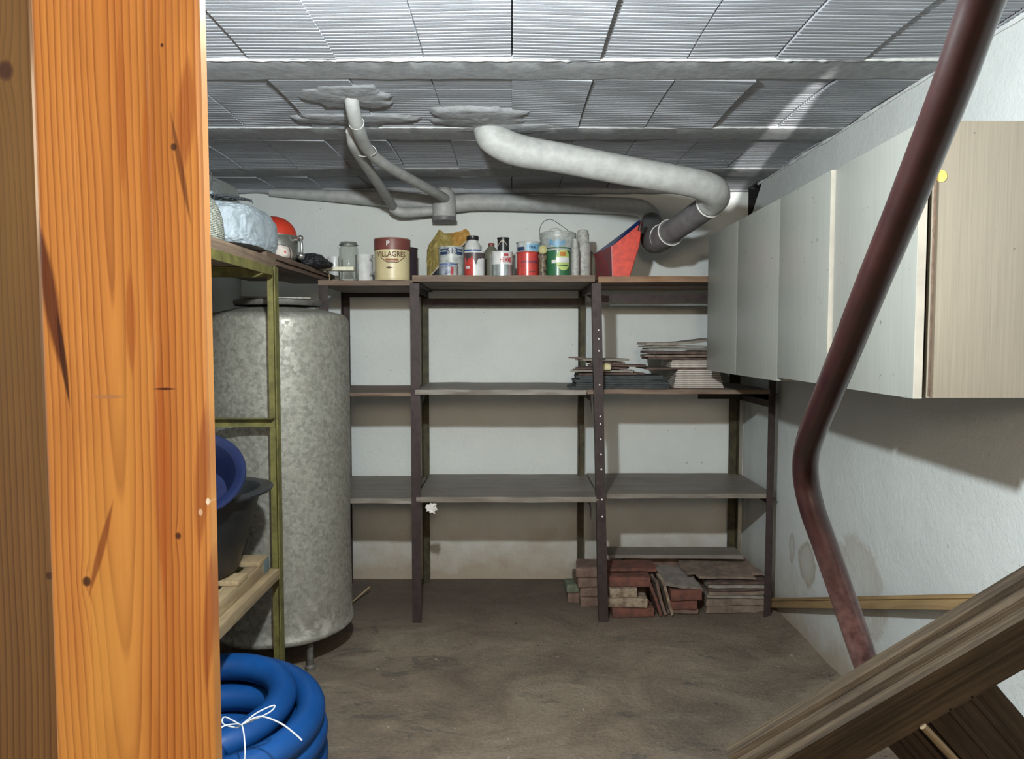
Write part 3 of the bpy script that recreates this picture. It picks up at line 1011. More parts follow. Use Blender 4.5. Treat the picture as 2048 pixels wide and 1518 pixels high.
# ------------------------------------------------------------------ batten along right wall
a, b = Vector((1.235, 3.50, 0.025)), Vector((1.225, 1.70, 0.692))
d = (b - a)
L = d.length
q = d.to_track_quat('X', 'Z')
bm = bmesh.new()
pr = [(-0.010, -0.022), (0.010, -0.022), (0.010, 0.004), (0.006, 0.007), (0.010, 0.011), (0.010, 0.020), (-0.010, 0.020), (-0.010, 0.009), (-0.006, 0.006), (-0.010, 0.003)]
prism(bm, [(-L / 2, p[0], p[1]) for p in pr], (L, 0, 0))
o = finish('wooden_batten', bm, 'batten_wall', None, 30)
o.location = (a + b) / 2
o.rotation_euler = q.to_euler()
tag(o, 'long honey-coloured grooved wooden batten leaning along the right wall', 'batten')

# ------------------------------------------------------------------ old wooden shutter, bottom right
A, B = at(1472, 1576, 1.06), at(2120, 1195, 0.94)
u = (B - A).normalized()
toC = (Vector((0, 0, CAMZ)) - (A + B) / 2)
v = Vector((0, 1, 0.0))
v = (v - u * v.dot(u)).normalized()          # depth direction, away from camera
w = u.cross(v).normalized()
if w.z < 0:
    w = -w                                   # up-left, across the rail
rotm = Matrix((u, v, w)).transposed()
sh = thing('wooden_shutter', 'old dark wooden slatted shutter leaning in the lower right corner', 'shutter', A, rot=rotm.to_euler())
LL = (B - A).length * 1.22
prof = [(0.0, -0.062), (0.0, 0.0), (0.006, 0.003), (0.014, 0.003), (0.017, -0.003), (0.024, -0.003), (0.028, 0.006), (0.040, 0.007), (0.046, 0.000), (0.054, 0.000), (0.058, 0.009), (0.074, 0.010), (0.078, 0.004), (0.088, 0.004), (0.092, -0.004), (0.092, -0.03), (0.030, -0.035), (0.026, -0.062)]
bm = bmesh.new()
prism(bm, [(0, p[0], p[1]) for p in prof], (LL, 0, 0))
finish('rail', bm, 'shutter', sh, 30)


def slat(x0, x1, ya, yb, length, mat='shutter_slat', name='slat', z0=-0.055):
    length = ((A + u * x0).z + w.z * z0 - u.z * 0) / w.z - 0.02 - abs(u.z) * 0.0
    bm = bmesh.new()
    N = 5
    box(bm, ((x0 + x1) / 2, (ya + yb) / 2, z0 - length / 2), (x1 - x0, yb - ya, length), None, 0.002)
    for k in range(1, 3):          # raised ridges along the slat
        xx = x0 + (x1 - x0) * k / 3
        if x1 - x0 > 0.06:
            box(bm, (xx, ya - 0.001, z0 - length / 2), (0.008, 0.006, length - 0.002), None, 0.002)
    return finish(name, bm, mat, sh, 30)


def along(px, py):
    """distance along the rail of a photo point on the shutter plane"""
    P = at(px, py, 1.0)
    return (P - A).dot(u)


slat(-0.02, along(1590, 1500), 0.004, 0.026, 0.45)
slat(along(1655, 1462), along(1692, 1500), 0.010, 0.026, 0.5)
slat(along(1754, 1478), along(1840, 1424), 0.012, 0.028, 0.5)
slat(along(1838, 1420), along(1955, 1352) + 0.012, 0.004, 0.024, 0.5)
slat(along(2030, 1310), along(2110, 1260), 0.006, 0.026, 0.5)
bm = bmesh.new()
xx = along(1843, 1438)
tube(bm, [Vector((xx - 0.004, -0.004, -0.058)), Vector((xx + 0.0, -0.006, -0.15)), Vector((xx + 0.002, -0.004, -0.3))], [0.0055, 0.006, 0.0055], 8)
bmesh.ops.recalc_face_normals(bm, faces=bm.faces[:])
st = finish('rod', bm, 'stick_pale', sh, 60)

# ------------------------------------------------------------------ galvanised tank
TX, TY, TR = -0.968, 3.015, 0.283
tk = thing('water_tank', 'tall dull galvanised steel tank standing on feet behind the olive rack', 'tank', (TX, TY, 0))
bm = bmesh.new()
prof = [(0.0, 0.12), (TR - 0.03, 0.12), (TR, 0.123), (TR + 0.006, 0.13), (TR + 0.006, 0.145), (TR, 0.152), (TR, 1.385)]
for k in range(1, 9):
    a = PI / 2 * k / 8
    prof.append((TR - 0.04 + 0.04 * math.cos(a) - (0.0 if k < 8 else 0), 1.385 + 0.04 * math.sin(a)))
prof += [(TR - 0.10, 1.440), (TR - 0.2, 1.452), (0.0, 1.455)]


def tn(r, z, a):
    dent = 0.004 * noise.noise(Vector((math.cos(a) * 2, math.sin(a) * 2, z * 2.5)))
    return (r + (dent if r > 0.1 else 0), z)


pp = []
for i in range(len(prof) - 1):
    (r0, z0), (r1, z1) = prof[i], prof[i + 1]
    n = 24 if z1 - z0 > 0.5 else 1
    for k in range(n):
        pp.append((r0 + (r1 - r0) * k / n, z0 + (z1 - z0) * k / n))
pp.append(prof[-1])
lathe(bm, pp, 72, cap=False, noisef=tn)
finish('body', bm, 'tank', tk, 45)
for k in range(4):
    a = R(45 + 90 * k) if k != 3 else R(-48)
    bm = bmesh.new()
    lathe(bm, [(0.022, 0), (0.022, 0.012), (0.014, 0.02), (0.014, 0.125)], 14, (0.24 * math.cos(a), 0.24 * math.sin(a), 0))
    finish('foot', bm, 'tank_dark', tk)
bm = bmesh.new()
lathe(bm, [(0.0, 1.455), (0.17, 1.455), (0.175, 1.462), (0.175, 1.475), (0.16, 1.48), (0.0, 1.485)], 40, cap=False)
finish('lid', bm, 'tank_dark', tk)
o = tubeo('steel_rod', [Vector((-0.14, -0.05, 1.4895)), Vector((0.13, 0.02, 1.4895))], 0.004, 'tank', None, 8, 0)
# rod lies on the tank top: own thing
o.location = (TX, TY, 0.0)
tag(o, 'thin grey metal rod lying across the top of the tank', 'rod')

# ------------------------------------------------------------------ olive rack, left
PX, PY = -0.872, 2.66
orack = thing('shelf_rack', 'olive-yellow angle-iron rack along the left wall in front of the tank', 'rack', (0, 0, 0))
ZS = 1.578
post('post', PX + 0.02, PY, 0.0, ZS, 0.040, 'olive_metal', orack, -1, -1)
post('post', XL + 0.02, PY, 0.0, ZS, 0.040, 'olive_metal', orack, 1, -1)
post('post', PX + 0.02, 0.98, 0.0, ZS, 0.040, 'olive_metal', orack, -1, 1)
post('post', XL + 0.02, 0.98, 0.0, ZS, 0.040, 'olive_metal', orack, 1, 1)
for z in (ZS - 0.018, 1.012, 0.452):
    bm = bmesh.new()
    box(bm, ((XL + PX) / 2 + 0.01, PY - 0.004, z), (PX - XL - 0.02, 0.004, 0.034))
    box(bm, ((XL + PX) / 2 + 0.01, PY - 0.02, z + 0.016), (PX - XL - 0.02, 0.03, 0.003))
    finish('end_rail', bm, 'olive_metal', orack, 0)
for (x, z, m) in ((PX + 0.004, 0.462, 'batten_y'), (XL + 0.05, 0.462, 'batten_y')):
    boxo('side_rail', (x, (0.98 + PY) / 2 - 0.02, z), (0.035, PY - 0.98 - 0.06, 0.038), m, orack, None, 0.003)
bm = bmesh.new()
box(bm, (PX + 0.012, (0.98 + PY) / 2, ZS - 0.016), (0.004, PY - 0.98 - 0.08, 0.030))
finish('side_rail', bm, 'olive_metal', orack, 0)

# planks lying on the olive rack and running back over the tank
def plank(label, x0, x1, y0, y1, z0, th, mat, tilt=0.0, seed=0, group='loose planks on the left racks'):
    bm = bmesh.new()
    N = 30
    rows = []
    cx, cy = (x0 + x1) / 2, (y0 + y1) / 2
    for i in range(N + 1):
        y = y0 + (y1 - y0) * i / N
        z = z0 + tilt * (i / N - 0.5)
        e = 0.004 * noise.noise(Vector((y * 6, seed, 0)))
        e2 = 0.003 * noise.noise(Vector((y * 9, seed, 4)))
        rows.append([bm.verts.new(p) for p in ((x0 - cx, y - cy, 0 + z - z0), (x1 + e - cx, y - cy, z - z0), (x1 + e2 + 0.002 - cx, y - cy, z - z0 + th * 0.6), (x1 + e - cx, y - cy, z - z0 + th), (x0 - cx, y - cy, z - z0 + th))])
    for i in range(N):
        for j in range(5):
            bm.faces.new((rows[i][j], rows[i][(j + 1) % 5], rows[i + 1][(j + 1) % 5], rows[i + 1][j]))
    bm.faces.new(rows[0])
    bm.faces.new(list(reversed(rows[-1])))
    bmesh.ops.recalc_face_normals(bm, faces=bm.faces[:])
    o = finish('wooden_plank', bm, mat, None, 30)
    o.location = (cx, cy, z0)
    return tag(o, label, 'plank', group)


plank('thick weathered plank at the front edge of the olive rack, under the white bag', -1.06, -0.866, 1.05, 2.68, ZS + 0.001, 0.034, 'plank_y', 0, 1)
plank('thick weathered plank behind the front one on the olive rack', -1.25, -1.064, 1.05, 2.70, ZS + 0.001, 0.034, 'plank_y', 0, 2)
plank('thick weathered plank against the left wall on the olive rack', -1.44, -1.255, 1.05, 2.70, ZS + 0.001, 0.034, 'plank_y', 0, 3)
plank('long thin brown plank bridging from the olive rack over the tank to the back rack', -1.08, -0.874, 2.60, 3.70, ZS + 0.0365, 0.018, 'plank_y2', 0.0, 4)
plank('second thin plank over the tank, beneath the long thin brown one', -1.10, -0.885, 2.72, 3.66, ZS + 0.018, 0.016, 'plank_y2', 0.0, 5)
plank('thin plank over the tank nearest the left wall', -1.34, -1.085, 2.60, 3.72, ZS + 0.0365, 0.018, 'plank_y2', 0.0, 6)
LZ = ZS + 0.035       # top of the thick planks
LZ2 = ZS + 0.0546     # top of the thin planks
o = boxo('wood_block', (0, 0, 0), (0.05, 0.09, 0.030), 'batten_y', None, None, 0.002)
o.location = at(423, 489, 2.07)
o.location.z = ZS - 0.016
o.location.x = PX - 0.02
tag(o, 'small pale wood block tucked under the front plank beside the pine frame', 'block')

# ------------------------------------------------------------------ low shelf of the olive rack: pallet, tub, basin
pal = thing('wooden_pallet', 'small raw wood pallet lying on the low shelf of the olive rack', 'pallet', (-1.15, 2.05, 0.481))
for x in (-0.22, 0.0, 0.245):
    boxo('runner', (x, 0, 0.022), (0.05, 1.05, 0.044), 'batten_y', pal, None, 0.003)
for i, y in enumerate((-0.44, -0.2, 0.04, 0.28, 0.48)):
    boxo('deck_board', (0.012, y, 0.053), (0.52, 0.085 if i < 4 else 0.09, 0.017), 'batten_y', pal, None, 0.003)
bm = bmesh.new()
box(bm, (0.2465, 0.505, 0.03), (0.052, 0.052, 0.05), None, 0.003)
o = finish('painted_end', bm, simple('blue_grey_paint', (0.13, 0.18, 0.18), (0.08, 0.11, 0.11), 0.6), pal)

M['rubber'] = simple('black_rubber', (0.022, 0.024, 0.028), (0.010, 0.011, 0.013), 0.42, 0, 12, 0.2, 0.002)
M['basin'] = simple('navy_plastic', (0.010, 0.017, 0.062), (0.006, 0.011, 0.042), 0.4, 0, 8, 0.1, 0.001)
tub = thing('rubber_tub', 'black rubber builder tub standing on the small pallet', 'tub', (-1.115, 2.36, 0.5425))
bm = bmesh.new()
H = 0.275
def tubn(r, z, a):
    s = 1.0 + 0.04 * math.cos(2 * a)
    lip = 0.02 * max(0.0, math.cos(a - R(15))) ** 8 if z > H - 0.06 else 0
    return (r * s + lip, z + (lip * 0.3))
lathe(bm, [(0.0, 0), (0.175, 0), (0.19, 0.008), (0.245, H - 0.02), (0.25, H - 0.012), (0.282, H - 0.008), (0.286, H), (0.28, H + 0.005), (0.245, H + 0.002), (0.238, H - 0.012), (0.182, 0.016), (0.0, 0.012)], 64, cap=False, noisef=tubn)
finish('body', bm, 'rubber', tub, 50)

bas = thing('plastic_basin', 'navy blue plastic basin tipped inside the black tub', 'basin', at(382, 950, 2.20), rot=(R(42), R(16), 0))
bm = bmesh.new()
lathe(bm, [(0.0, -0.11), (0.09, -0.11), (0.10, -0.105), (0.135, -0.006), (0.137, 0.0), (0.156, 0.002), (0.160, 0.007), (0.157, 0.012), (0.133, 0.011), (0.127, 0.004), (0.095, -0.100), (0.0, -0.104)], 56, cap=False)
finish('body', bm, 'basin', bas, 50)

# ------------------------------------------------------------------ blue corrugated hose coil
M['hose'] = simple('blue_corrugated_plastic', (0.008, 0.075, 0.27), (0.006, 0.055, 0.20), 0.38, 0, 6, 0.0)
HC = Vector((-0.928, 2.08, 0.0))
hose = thing('hose_coil', 'coil of thick blue corrugated hose tied with white string on the floor', 'hose', HC)
turns = [(0.325, 0.046), (0.322, 0.130), (0.330, 0.205), (0.245, 0.235), (0.238, 0.150), (0.235, 0.066), (0.150, 0.052)]
P = []
K = 560
r_t = 0.043
for k in range(len(turns)):
    r0, z0 = turns[k]
    r1, z1 = turns[min(k + 1, len(turns) - 1)]
    for i in range(K):
        f = i / K
        a = 2 * PI * f + R(200)
        blend = 0.0 if f < 0.80 else (f - 0.80) / 0.20
        blend = blend * blend * (3 - 2 * blend)
        rr_ = r0 + (r1 - r0) * blend + 0.010 * math.sin(2 * a + k * 1.7)
        zz = z0 + (z1 - z0) * blend + 0.006 * math.sin(a + k * 2.1)
        P.append(Vector((rr_ * math.cos(a), rr_ * math.sin(a), max(zz, r_t + 0.001))))
bm = bmesh.new()
rads = [r_t * (1.0 if i % 2 else 0.945) for i in range(len(P))]
tube(bm, P, rads, 18)
bmesh.ops.recalc_face_normals(bm, faces=bm.faces[:])
finish('tubing', bm, 'hose', hose, 180)
M['string'] = simple('white_string', (0.72, 0.74, 0.76), (0.55, 0.57, 0.6), 0.8)
def hp(px, py, Y):
    return at(px, py, Y) - HC
tubeo('string', [hp(441, 1520, 1.70), hp(436, 1480, 1.71), hp(443, 1455, 1.73), hp(470, 1448, 1.76), hp(484, 1450, 1.78)], 0.0019, 'string', hose, 8)
tubeo('string', [hp(482, 1450, 1.78), hp(450, 1434, 1.80), hp(446, 1447, 1.78), hp(470, 1455, 1.77), hp(482, 1450, 1.78), hp(515, 1425, 1.80), hp(548, 1411, 1.83), hp(540, 1424, 1.81), hp(500, 1443, 1.79), hp(484, 1449, 1.78)], 0.0019, 'string', hose, 8)
tubeo('string', [hp(484, 1449, 1.78), hp(520, 1433, 1.79), hp(560, 1446, 1.78), hp(590, 1468, 1.77), hp(604, 1481, 1.76)], 0.0021, 'string', hose, 8)
tubeo('string', [hp(484, 1450, 1.78), hp(488, 1470, 1.75), hp(490, 1500, 1.72), hp(489, 1525, 1.71)], 0.0018, 'string', hose, 8)

# ------------------------------------------------------------------ things on the left planks
def crumple(name, c, s, mat, parent, seed, amp=0.03, freq=5, sub=5, flat=True, ridge=0.5, ex=0.62):
    bm = bmesh.new()
    bmesh.ops.create_icosphere(bm, subdivisions=sub, radius=1.0)
    for vtx in bm.verts:
        p = vtx.co.copy()
        q = Vector((math.copysign(abs(p.x) ** ex, p.x), math.copysign(abs(p.y) ** ex, p.y), math.copysign(abs(p.z) ** ex, p.z)))
        nn = noise.noise(p * freq * 0.35 + Vector((seed, 0, 0))) * 1.2
        rg = 1 - abs(noise.noise(p * freq * 0.8 + Vector((0, seed, 0)))) * 2.5
        rg2 = 1 - abs(noise.noise(p * freq * 2.0 + Vector((0, seed, 3)))) * 2.5
        f = 1 + amp * 8 * (0.5 * nn + ridge * 0.35 * rg + 0.12 * rg2)
        vtx.co = Vector((q.x * s[0] * f, q.y * s[1] * f, q.z * s[2] * f))
        if flat:
            vtx.co.z = max(vtx.co.z, -s[2] * 0.72)
    bm.normal_update()
    zmin = min(v.co.z for v in bm.verts)
    for vtx in bm.verts:
        vtx.co += Vector(c)
        if flat:
            vtx.co.z -= (zmin)
    return finish(name, bm, mat, parent, 60)


def plastic_mat(name, col, rough=0.35, trans=0.0):
    t = NT(name)
    f = t.noise(t.coord, 16, 7, 0.7, 0.8)
    c = t.ramp(f, [(0.3, tuple(x * 0.72 for x in col)), (0.65, col)])
    t.bump(f, 0.8, 0.012)
    m = t.out(c, rough)
    if trans:
        t.b.inputs['Subsurface Weight'].default_value = 0.0
    return m


M['white_plastic_bag'] = plastic_mat('crinkled_white_plastic', (0.40, 0.455, 0.49), 0.5)
bag = thing('plastic_bag', 'bulky crinkled white plastic sack on the plank beside the woven basket', 'bag', (-0.985, 2.575, LZ2 + 0.001))
crumple('sack', (0, 0, 0), (0.122, 0.225, 0.086), 'white_plastic_bag', bag, 3.3, 0.020, 4, 6)
# twisted neck of the sack
tubeo('tied_neck', [Vector((-0.045, -0.10, 0.165)), Vector((-0.055, -0.11, 0.20)), Vector((-0.05, -0.11, 0.235)), Vector((-0.042, -0.105, 0.262))], [0.030, 0.014, 0.008, 0.003], 'white_plastic_bag', bag, 10)
# black net lying over the sack
bm = bmesh.new()
rnd = random.Random(5)
for k in range(26):
    x0 = rnd.uniform(-0.09, 0.09)
    pts = []
    y0_ = rnd.uniform(-0.17, 0.03)
    aa = rnd.uniform(-0.5, 0.5)
    for i in range(7):
        f = i / 6 - 0.5
        xx, yy = x0 + f * 0.16 * math.cos(aa), y0_ + f * 0.16 * math.sin(aa) + 0.012 * rnd.uniform(-1, 1)
        xx = max(-0.11, min(0.075, xx))
        pts.append(Vector((xx, yy, 0.172 - 2.2 * xx * xx - 0.9 * yy * yy + 0.012 * rnd.random())))
    tube(bm, catmull(pts, 4), 0.0013, 5)
bmesh.ops.recalc_face_normals(bm, faces=bm.faces[:])
M['net'] = simple('dark_grey_netting', (0.06, 0.065, 0.07), (0.03, 0.03, 0.035), 0.7)
o = finish('netting', bm, 'net', None, 60)
o.location = (-0.985, 2.575, LZ2 + 0.001)
tag(o, 'tangle of dark netting strands on top of the white sack', 'netting')

# clear plastic sheet hanging over the heap, dark red thing behind
M['sheet'] = simple('dark_red_plastic', (0.05, 0.012, 0.014), (0.025, 0.008, 0.009), 0.45)
o = crumple('crumpled_bag', (0, 0, 0), (0.05, 0.08, 0.15), 'sheet', None, 8.1, 0.02, 4, 4)
o.location = (-1.17, 3.40, LZ2 + 0.001)
tag(o, 'dark maroon crumpled bag standing behind the white sack', 'bag')
o = tubeo('bent_rod', [at(455, 350, 2.5), at(490, 368, 2.6), at(530, 395, 2.7)], 0.0022, 'ring', None, 6, 4)
o2 = o
bpy.data.objects.remove(o2)
# stiff wire loops
o = tubeo('wire_loop', [at(406, 350, 2.36), at(416, 340, 2.36), at(424, 352, 2.36), at(423, 372, 2.36), at(418, 385, 2.36), at(421, 365, 2.36), at(430, 361, 2.36), at(437, 372, 2.36), at(430, 388, 2.36), at(428, 398, 2.36), at(430, 398, 2.36)],
          0.0018, 'net', None, 6)
tag(o, 'curled black wire sticking up beside the white sack', 'wire')


def weave_mat():
    t = NT('pale_woven_cane')
    x, y, z = t.sep()
    ang = t.n('TexBrick')
    u_ = t.math('ARCTAN2', y, x)
    comb = t.n('CombineXYZ')
    rr = t.math('SQRT', t.math('ADD', t.math('MULTIPLY', x, x), t.math('MULTIPLY', y, y)))
    t.set(comb.inputs[0], t.math('MULTIPLY', u_, 0.45))
    t.set(comb.inputs[1], t.math('MULTIPLY', t.math('ARCTAN2', z, rr), 0.26))
    t.set(ang.inputs['Vector'], comb.outputs[0])
    ang.inputs['Scale'].default_value = 11.0
    ang.inputs['Mortar Size'].default_value = 0.035
    ang.inputs['Mortar Smooth'].default_value = 0.3
    ang.inputs['Color1'].default_value = (0.42, 0.43, 0.36, 1)
    ang.inputs['Color2'].default_value = (0.33, 0.33, 0.27, 1)
    ang.inputs['Mortar'].default_value = (0.05, 0.05, 0.04, 1)
    ang.inputs['Brick Width'].default_value = 0.7
    ang.inputs['Row Height'].default_value = 0.16
    t.bump(ang.outputs['Fac'], -0.8, 0.004)
    return t.out(ang.outputs['Color'], 0.7)


M['weave'] = weave_mat()
bk = thing('woven_basket', 'pale woven cane basket turned upside down on the plank beside the pine frame', 'basket', (-0.992, 2.210, LZ + 0.0535))
bk.scale = (1.065, 1.065, 0.84)
bm = bmesh.new()
def bn(r, z, a):
    return (r + 0.0016 * math.cos(a * 32), z)
prof = []
for k in range(0, 25):
    f = k / 24
    a_ = f * PI / 2
    prof.append((0.105 * math.sin(a_) ** 0.8, 0.13 - 0.14 * (1 - math.cos(a_)) + 0.0012 * math.cos(k * PI)))
prof += [(0.107, -0.03), (0.108, -0.06), (0.104, -0.062), (0.100, -0.03), (0.0985, 0.0), (0.06, 0.09), (0.0, 0.12)]
lathe(bm, prof, 96, cap=False, noisef=bn)
finish('body', bm, 'weave', bk, 70)

# red-topped metal canister with lever
M['red_enamel'] = simple('red_enamel', (0.52, 0.045, 0.02), (0.40, 0.03, 0.016), 0.35, 0, 8, 0.08)
M['steel'] = simple('brushed_steel', (0.26, 0.26, 0.235), (0.17, 0.17, 0.15), 0.38, 0.7, 18, 0.15, 0.001)
M['chrome'] = simple('chrome', (0.75, 0.75, 0.75), (0.65, 0.65, 0.65), 0.12, 0.95, 5, 0.0)
cn = thing('metal_canister', 'steel canister with domed red lid and chrome lever, right of the white sack', 'canister', (-0.985, 3.02, LZ2 + 0.001))
bm = bmesh.new()
lathe(bm, [(0.0, 0), (0.070, 0), (0.085, 0.012), (0.098, 0.03), (0.100, 0.038), (0.097, 0.045), (0.097, 0.098), (0.100, 0.102), (0.100, 0.108), (0.0, 0.11)], 48, cap=False)
finish('body', bm, 'steel', cn)
bm = bmesh.new()
pr = [(0.094, 0.108)]
for k in range(1, 11):
    a_ = PI / 2 * k / 10
    pr.append((0.094 * math.cos(a_), 0.108 + 0.082 * math.sin(a_)))
lathe(bm, pr, 48)
finish('lid', bm, 'red_enamel', cn)
tubeo('lever', [Vector((0.085, -0.03, 0.085)), Vector((0.118, -0.05, 0.088)), Vector((0.130, -0.055, 0.078)), Vector((0.132, -0.056, 0.045)), Vector((0.131, -0.058, 0.03))], 0.0065, 'chrome', cn, 12)
for (zc, rr0, nm) in ((0.093, 0.0125, 'lever_knob'), (0.022, 0.016, 'lever_foot')):
    bm = bmesh.new()
    bmesh.ops.create_icosphere(bm, subdivisions=3, radius=rr0)
    o = finish(nm, bm, 'chrome', cn, 180)
    o.location = (0.128, -0.057, zc)

def cloth_mat():
    t = NT('printed_cloth')
    wv = t.n('TexWave', Scale=6.0, Distortion=14.0)
    wv.inputs['Detail'].default_value = 2
    t.set(wv.inputs['Vector'], t.coord)
    c = t.ramp(wv.outputs['Fac'], [(0.0, (0.55, 0.48, 0.42)), (0.72, (0.55, 0.48, 0.42)), (0.78, (0.45, 0.06, 0.05)), (0.9, (0.06, 0.05, 0.05))])
    return t.out(c, 0.8)


M['cloth'] = cloth_mat()
o = crumple('printed_cloth', (0, 0, 0), (0.042, 0.06, 0.030), 'cloth', None, 2.2, 0.022, 4, 4)
o.location = (-0.912, 2.865, LZ2 + 0.001)
tag(o, 'crumpled white cloth with red and black print in front of the canister', 'cloth')
M['black_bag'] = plastic_mat('black_plastic_film', (0.022, 0.023, 0.027), 0.28)
o = crumple('black_bag', (0, 0, 0), (0.080, 0.10, 0.036), 'black_bag', None, 5.2, 0.055, 5, 5, ex=1.0)
o.location = (-0.90, 3.245, LZ2 + 0.001)
tag(o, 'crumpled shiny black plastic bag at the end of the thin plank', 'bag')
bm = bmesh.new()
lathe(bm, [(0.0, 0.0), (0.055, 0.0), (0.075, 0.02), (0.085, 0.045), (0.082, 0.050), (0.05, 0.058), (0, 0.06)], 36, cap=False)
o = finish('maroon_bowl', bm, simple('maroon_plastic', (0.16, 0.02, 0.025), (0.10, 0.014, 0.018), 0.4))
o.location = (-0.985, 3.47, LZ2 + 0.001)
tag(o, 'upturned maroon bowl half hidden behind the black plastic bag', 'bowl')
for i, (px, py) in enumerate(((0, 0),)):
    o = tubeo('cord', [Vector((-0.868, 3.40, LZ2 + 0.004)), Vector((-0.862, 3.42, LZ2)), Vector((-0.858, 3.43, LZ2 - 0.03)), Vector((-0.868, 3.42, LZ2 - 0.06)), Vector((-0.876, 3.40, LZ2 - 0.055))], 0.003, 'batten_y', None, 6)
    tag(o, 'bit of pale cord hanging off the end of the thin plank', 'cord')
o = boxo('white_lath', (0, 0, 0), (0.175, 0.035, 0.018), simple('cream_painted_wood', (0.70, 0.68, 0.52), (0.58, 0.56, 0.42), 0.5), None, None, 0.002)
o.location = (-0.84, 3.50, LZ2 + 0.010)
o.location = at(671, 543, 3.38)
o.location.z = LZ2 + 0.0105
tag(o, 'short cream painted lath lying across the plank end before the glass jar', 'lath')


# ------------------------------------------------------------------ cans and jars on the top shelf
def face_cam(x, y):
    return -math.atan2(x, y)


def patch(r, a0, a1, z0, z1, th=0.0006, seg=24, shape=None):
    """thin curved label on a cylinder of radius r; angles in degrees from the front"""
    bm = bmesh.new()
    n = seg
    prev = None
    for i in range(n + 1):
        f = i / n
        a = R(a0 + (a1 - a0) * f)
        zc0, zc1 = z0, z1
        if shape:
            zc0, zc1 = shape(f, z0, z1)
        s_, c_ = math.sin(a), -math.cos(a)
        cur = [bm.verts.new((s_ * rr_, c_ * rr_, z)) for rr_, z in ((r, zc0), (r + th, zc0), (r + th, zc1), (r, zc1))]
        if prev:
            for j in range(4):
                bm.faces.new((prev[j], prev[(j + 1) % 4], cur[(j + 1) % 4], cur[j]))
        else:
            bm.faces.new(cur)
        prev = cur
    bm.faces.new(list(reversed(prev)))
    bmesh.ops.remove_doubles(bm, verts=bm.verts[:], dist=1e-7)
    bmesh.ops.recalc_face_normals(bm, faces=bm.faces[:])
    return bm


def round_patch(f, z0, z1):
    h = (z1 - z0) / 2
    k = math.sqrt(max(0.0004, 1 - (2 * f - 1) ** 2))
    m = (z0 + z1) / 2
    return m - h * k, m + h * k


def lettering(text, size, r, zc, a_c, mat, parent, squash=1.0, shear=0.0, name='lettering', arc=0.0, flat=False):
    cu = bpy.data.curves.new(name, 'FONT')
    cu.body = text
    cu.size = size
    cu.align_x = 'CENTER'
    cu.align_y = 'CENTER'
    cu.shear = shear
    cu.extrude = 0.0004
    cu.offset = size * 0.012
    ob = bpy.data.objects.new('tmp', cu)
    COL.objects.link(ob)
    bpy.context.view_layer.update()
    me = bpy.data.meshes.new_from_object(ob.evaluated_get(bpy.context.evaluated_depsgraph_get()))
    bpy.data.objects.remove(ob)
    for vtx in me.vertices:
        uu, vv, ww = vtx.co
        uu *= squash
        if flat:
            vtx.co = (uu, -ww - 0.0005, vv + zc)
            continue
        vv += arc * (uu * uu) / (r * r)
        phi = uu / r + R(a_c)
        rr_ = r + 0.0012 + ww
        vtx.co = (rr_ * math.sin(phi), -rr_ * math.cos(phi), vv + zc)
    me.materials.append(M[mat] if isinstance(mat, str) else mat)
    o = bpy.data.objects.new(name, me)
    COL.objects.link(o)
    o.parent = parent
    return o


def paint(name, c, rough=0.35, metal=0.0, var=0.8, scale=25):
    M[name] = simple(name, c, tuple(x * var for x in c), rough, metal, scale, 0.1, 0.001)


paint('tin', (0.45, 0.46, 0.46), 0.3, 0.8)
paint('cream', (0.60, 0.52, 0.30), 0.4, 0.0, 0.82, 14)
paint('brown_lid', (0.17, 0.05, 0.04), 0.4)
paint('brown_ink', (0.11, 0.045, 0.02), 0.6)
paint('white_paint', (0.68, 0.69, 0.68), 0.3)
paint('grey_white', (0.48, 0.51, 0.49), 0.4, 0, 0.6, 40)
paint('navy_ink', (0.02, 0.045, 0.11), 0.5)
paint('blue_ink', (0.03, 0.10, 0.30), 0.4)
paint('sky_ink', (0.16, 0.36, 0.52), 0.4)
paint('red_can', (0.56, 0.06, 0.05), 0.28, 0.1, 0.75, 30)
paint('red_ink', (0.42, 0.05, 0.06), 0.4)
paint('green_can', (0.03, 0.14, 0.06), 0.3)
paint('lime_label', (0.46, 0.58, 0.18), 0.5)
paint('orange_ink', (0.50, 0.20, 0.04), 0.5)
paint('black_can', (0.02, 0.018, 0.022), 0.35)
paint('violet_dark', (0.045, 0.028, 0.045), 0.5)
paint('olive_plastic', (0.16, 0.16, 0.12), 0.5)
paint('maroon_cap', (0.22, 0.05, 0.045), 0.5)
paint('drip_paint', (0.07, 0.05, 0.055), 0.4)
paint('jug_plastic', (0.46, 0.46, 0.43), 0.5, 0, 0.6, 60)
paint('dull_gold', (0.42, 0.40, 0.17), 0.5)
CANS = 'paint tins and bottles on the top shelf'


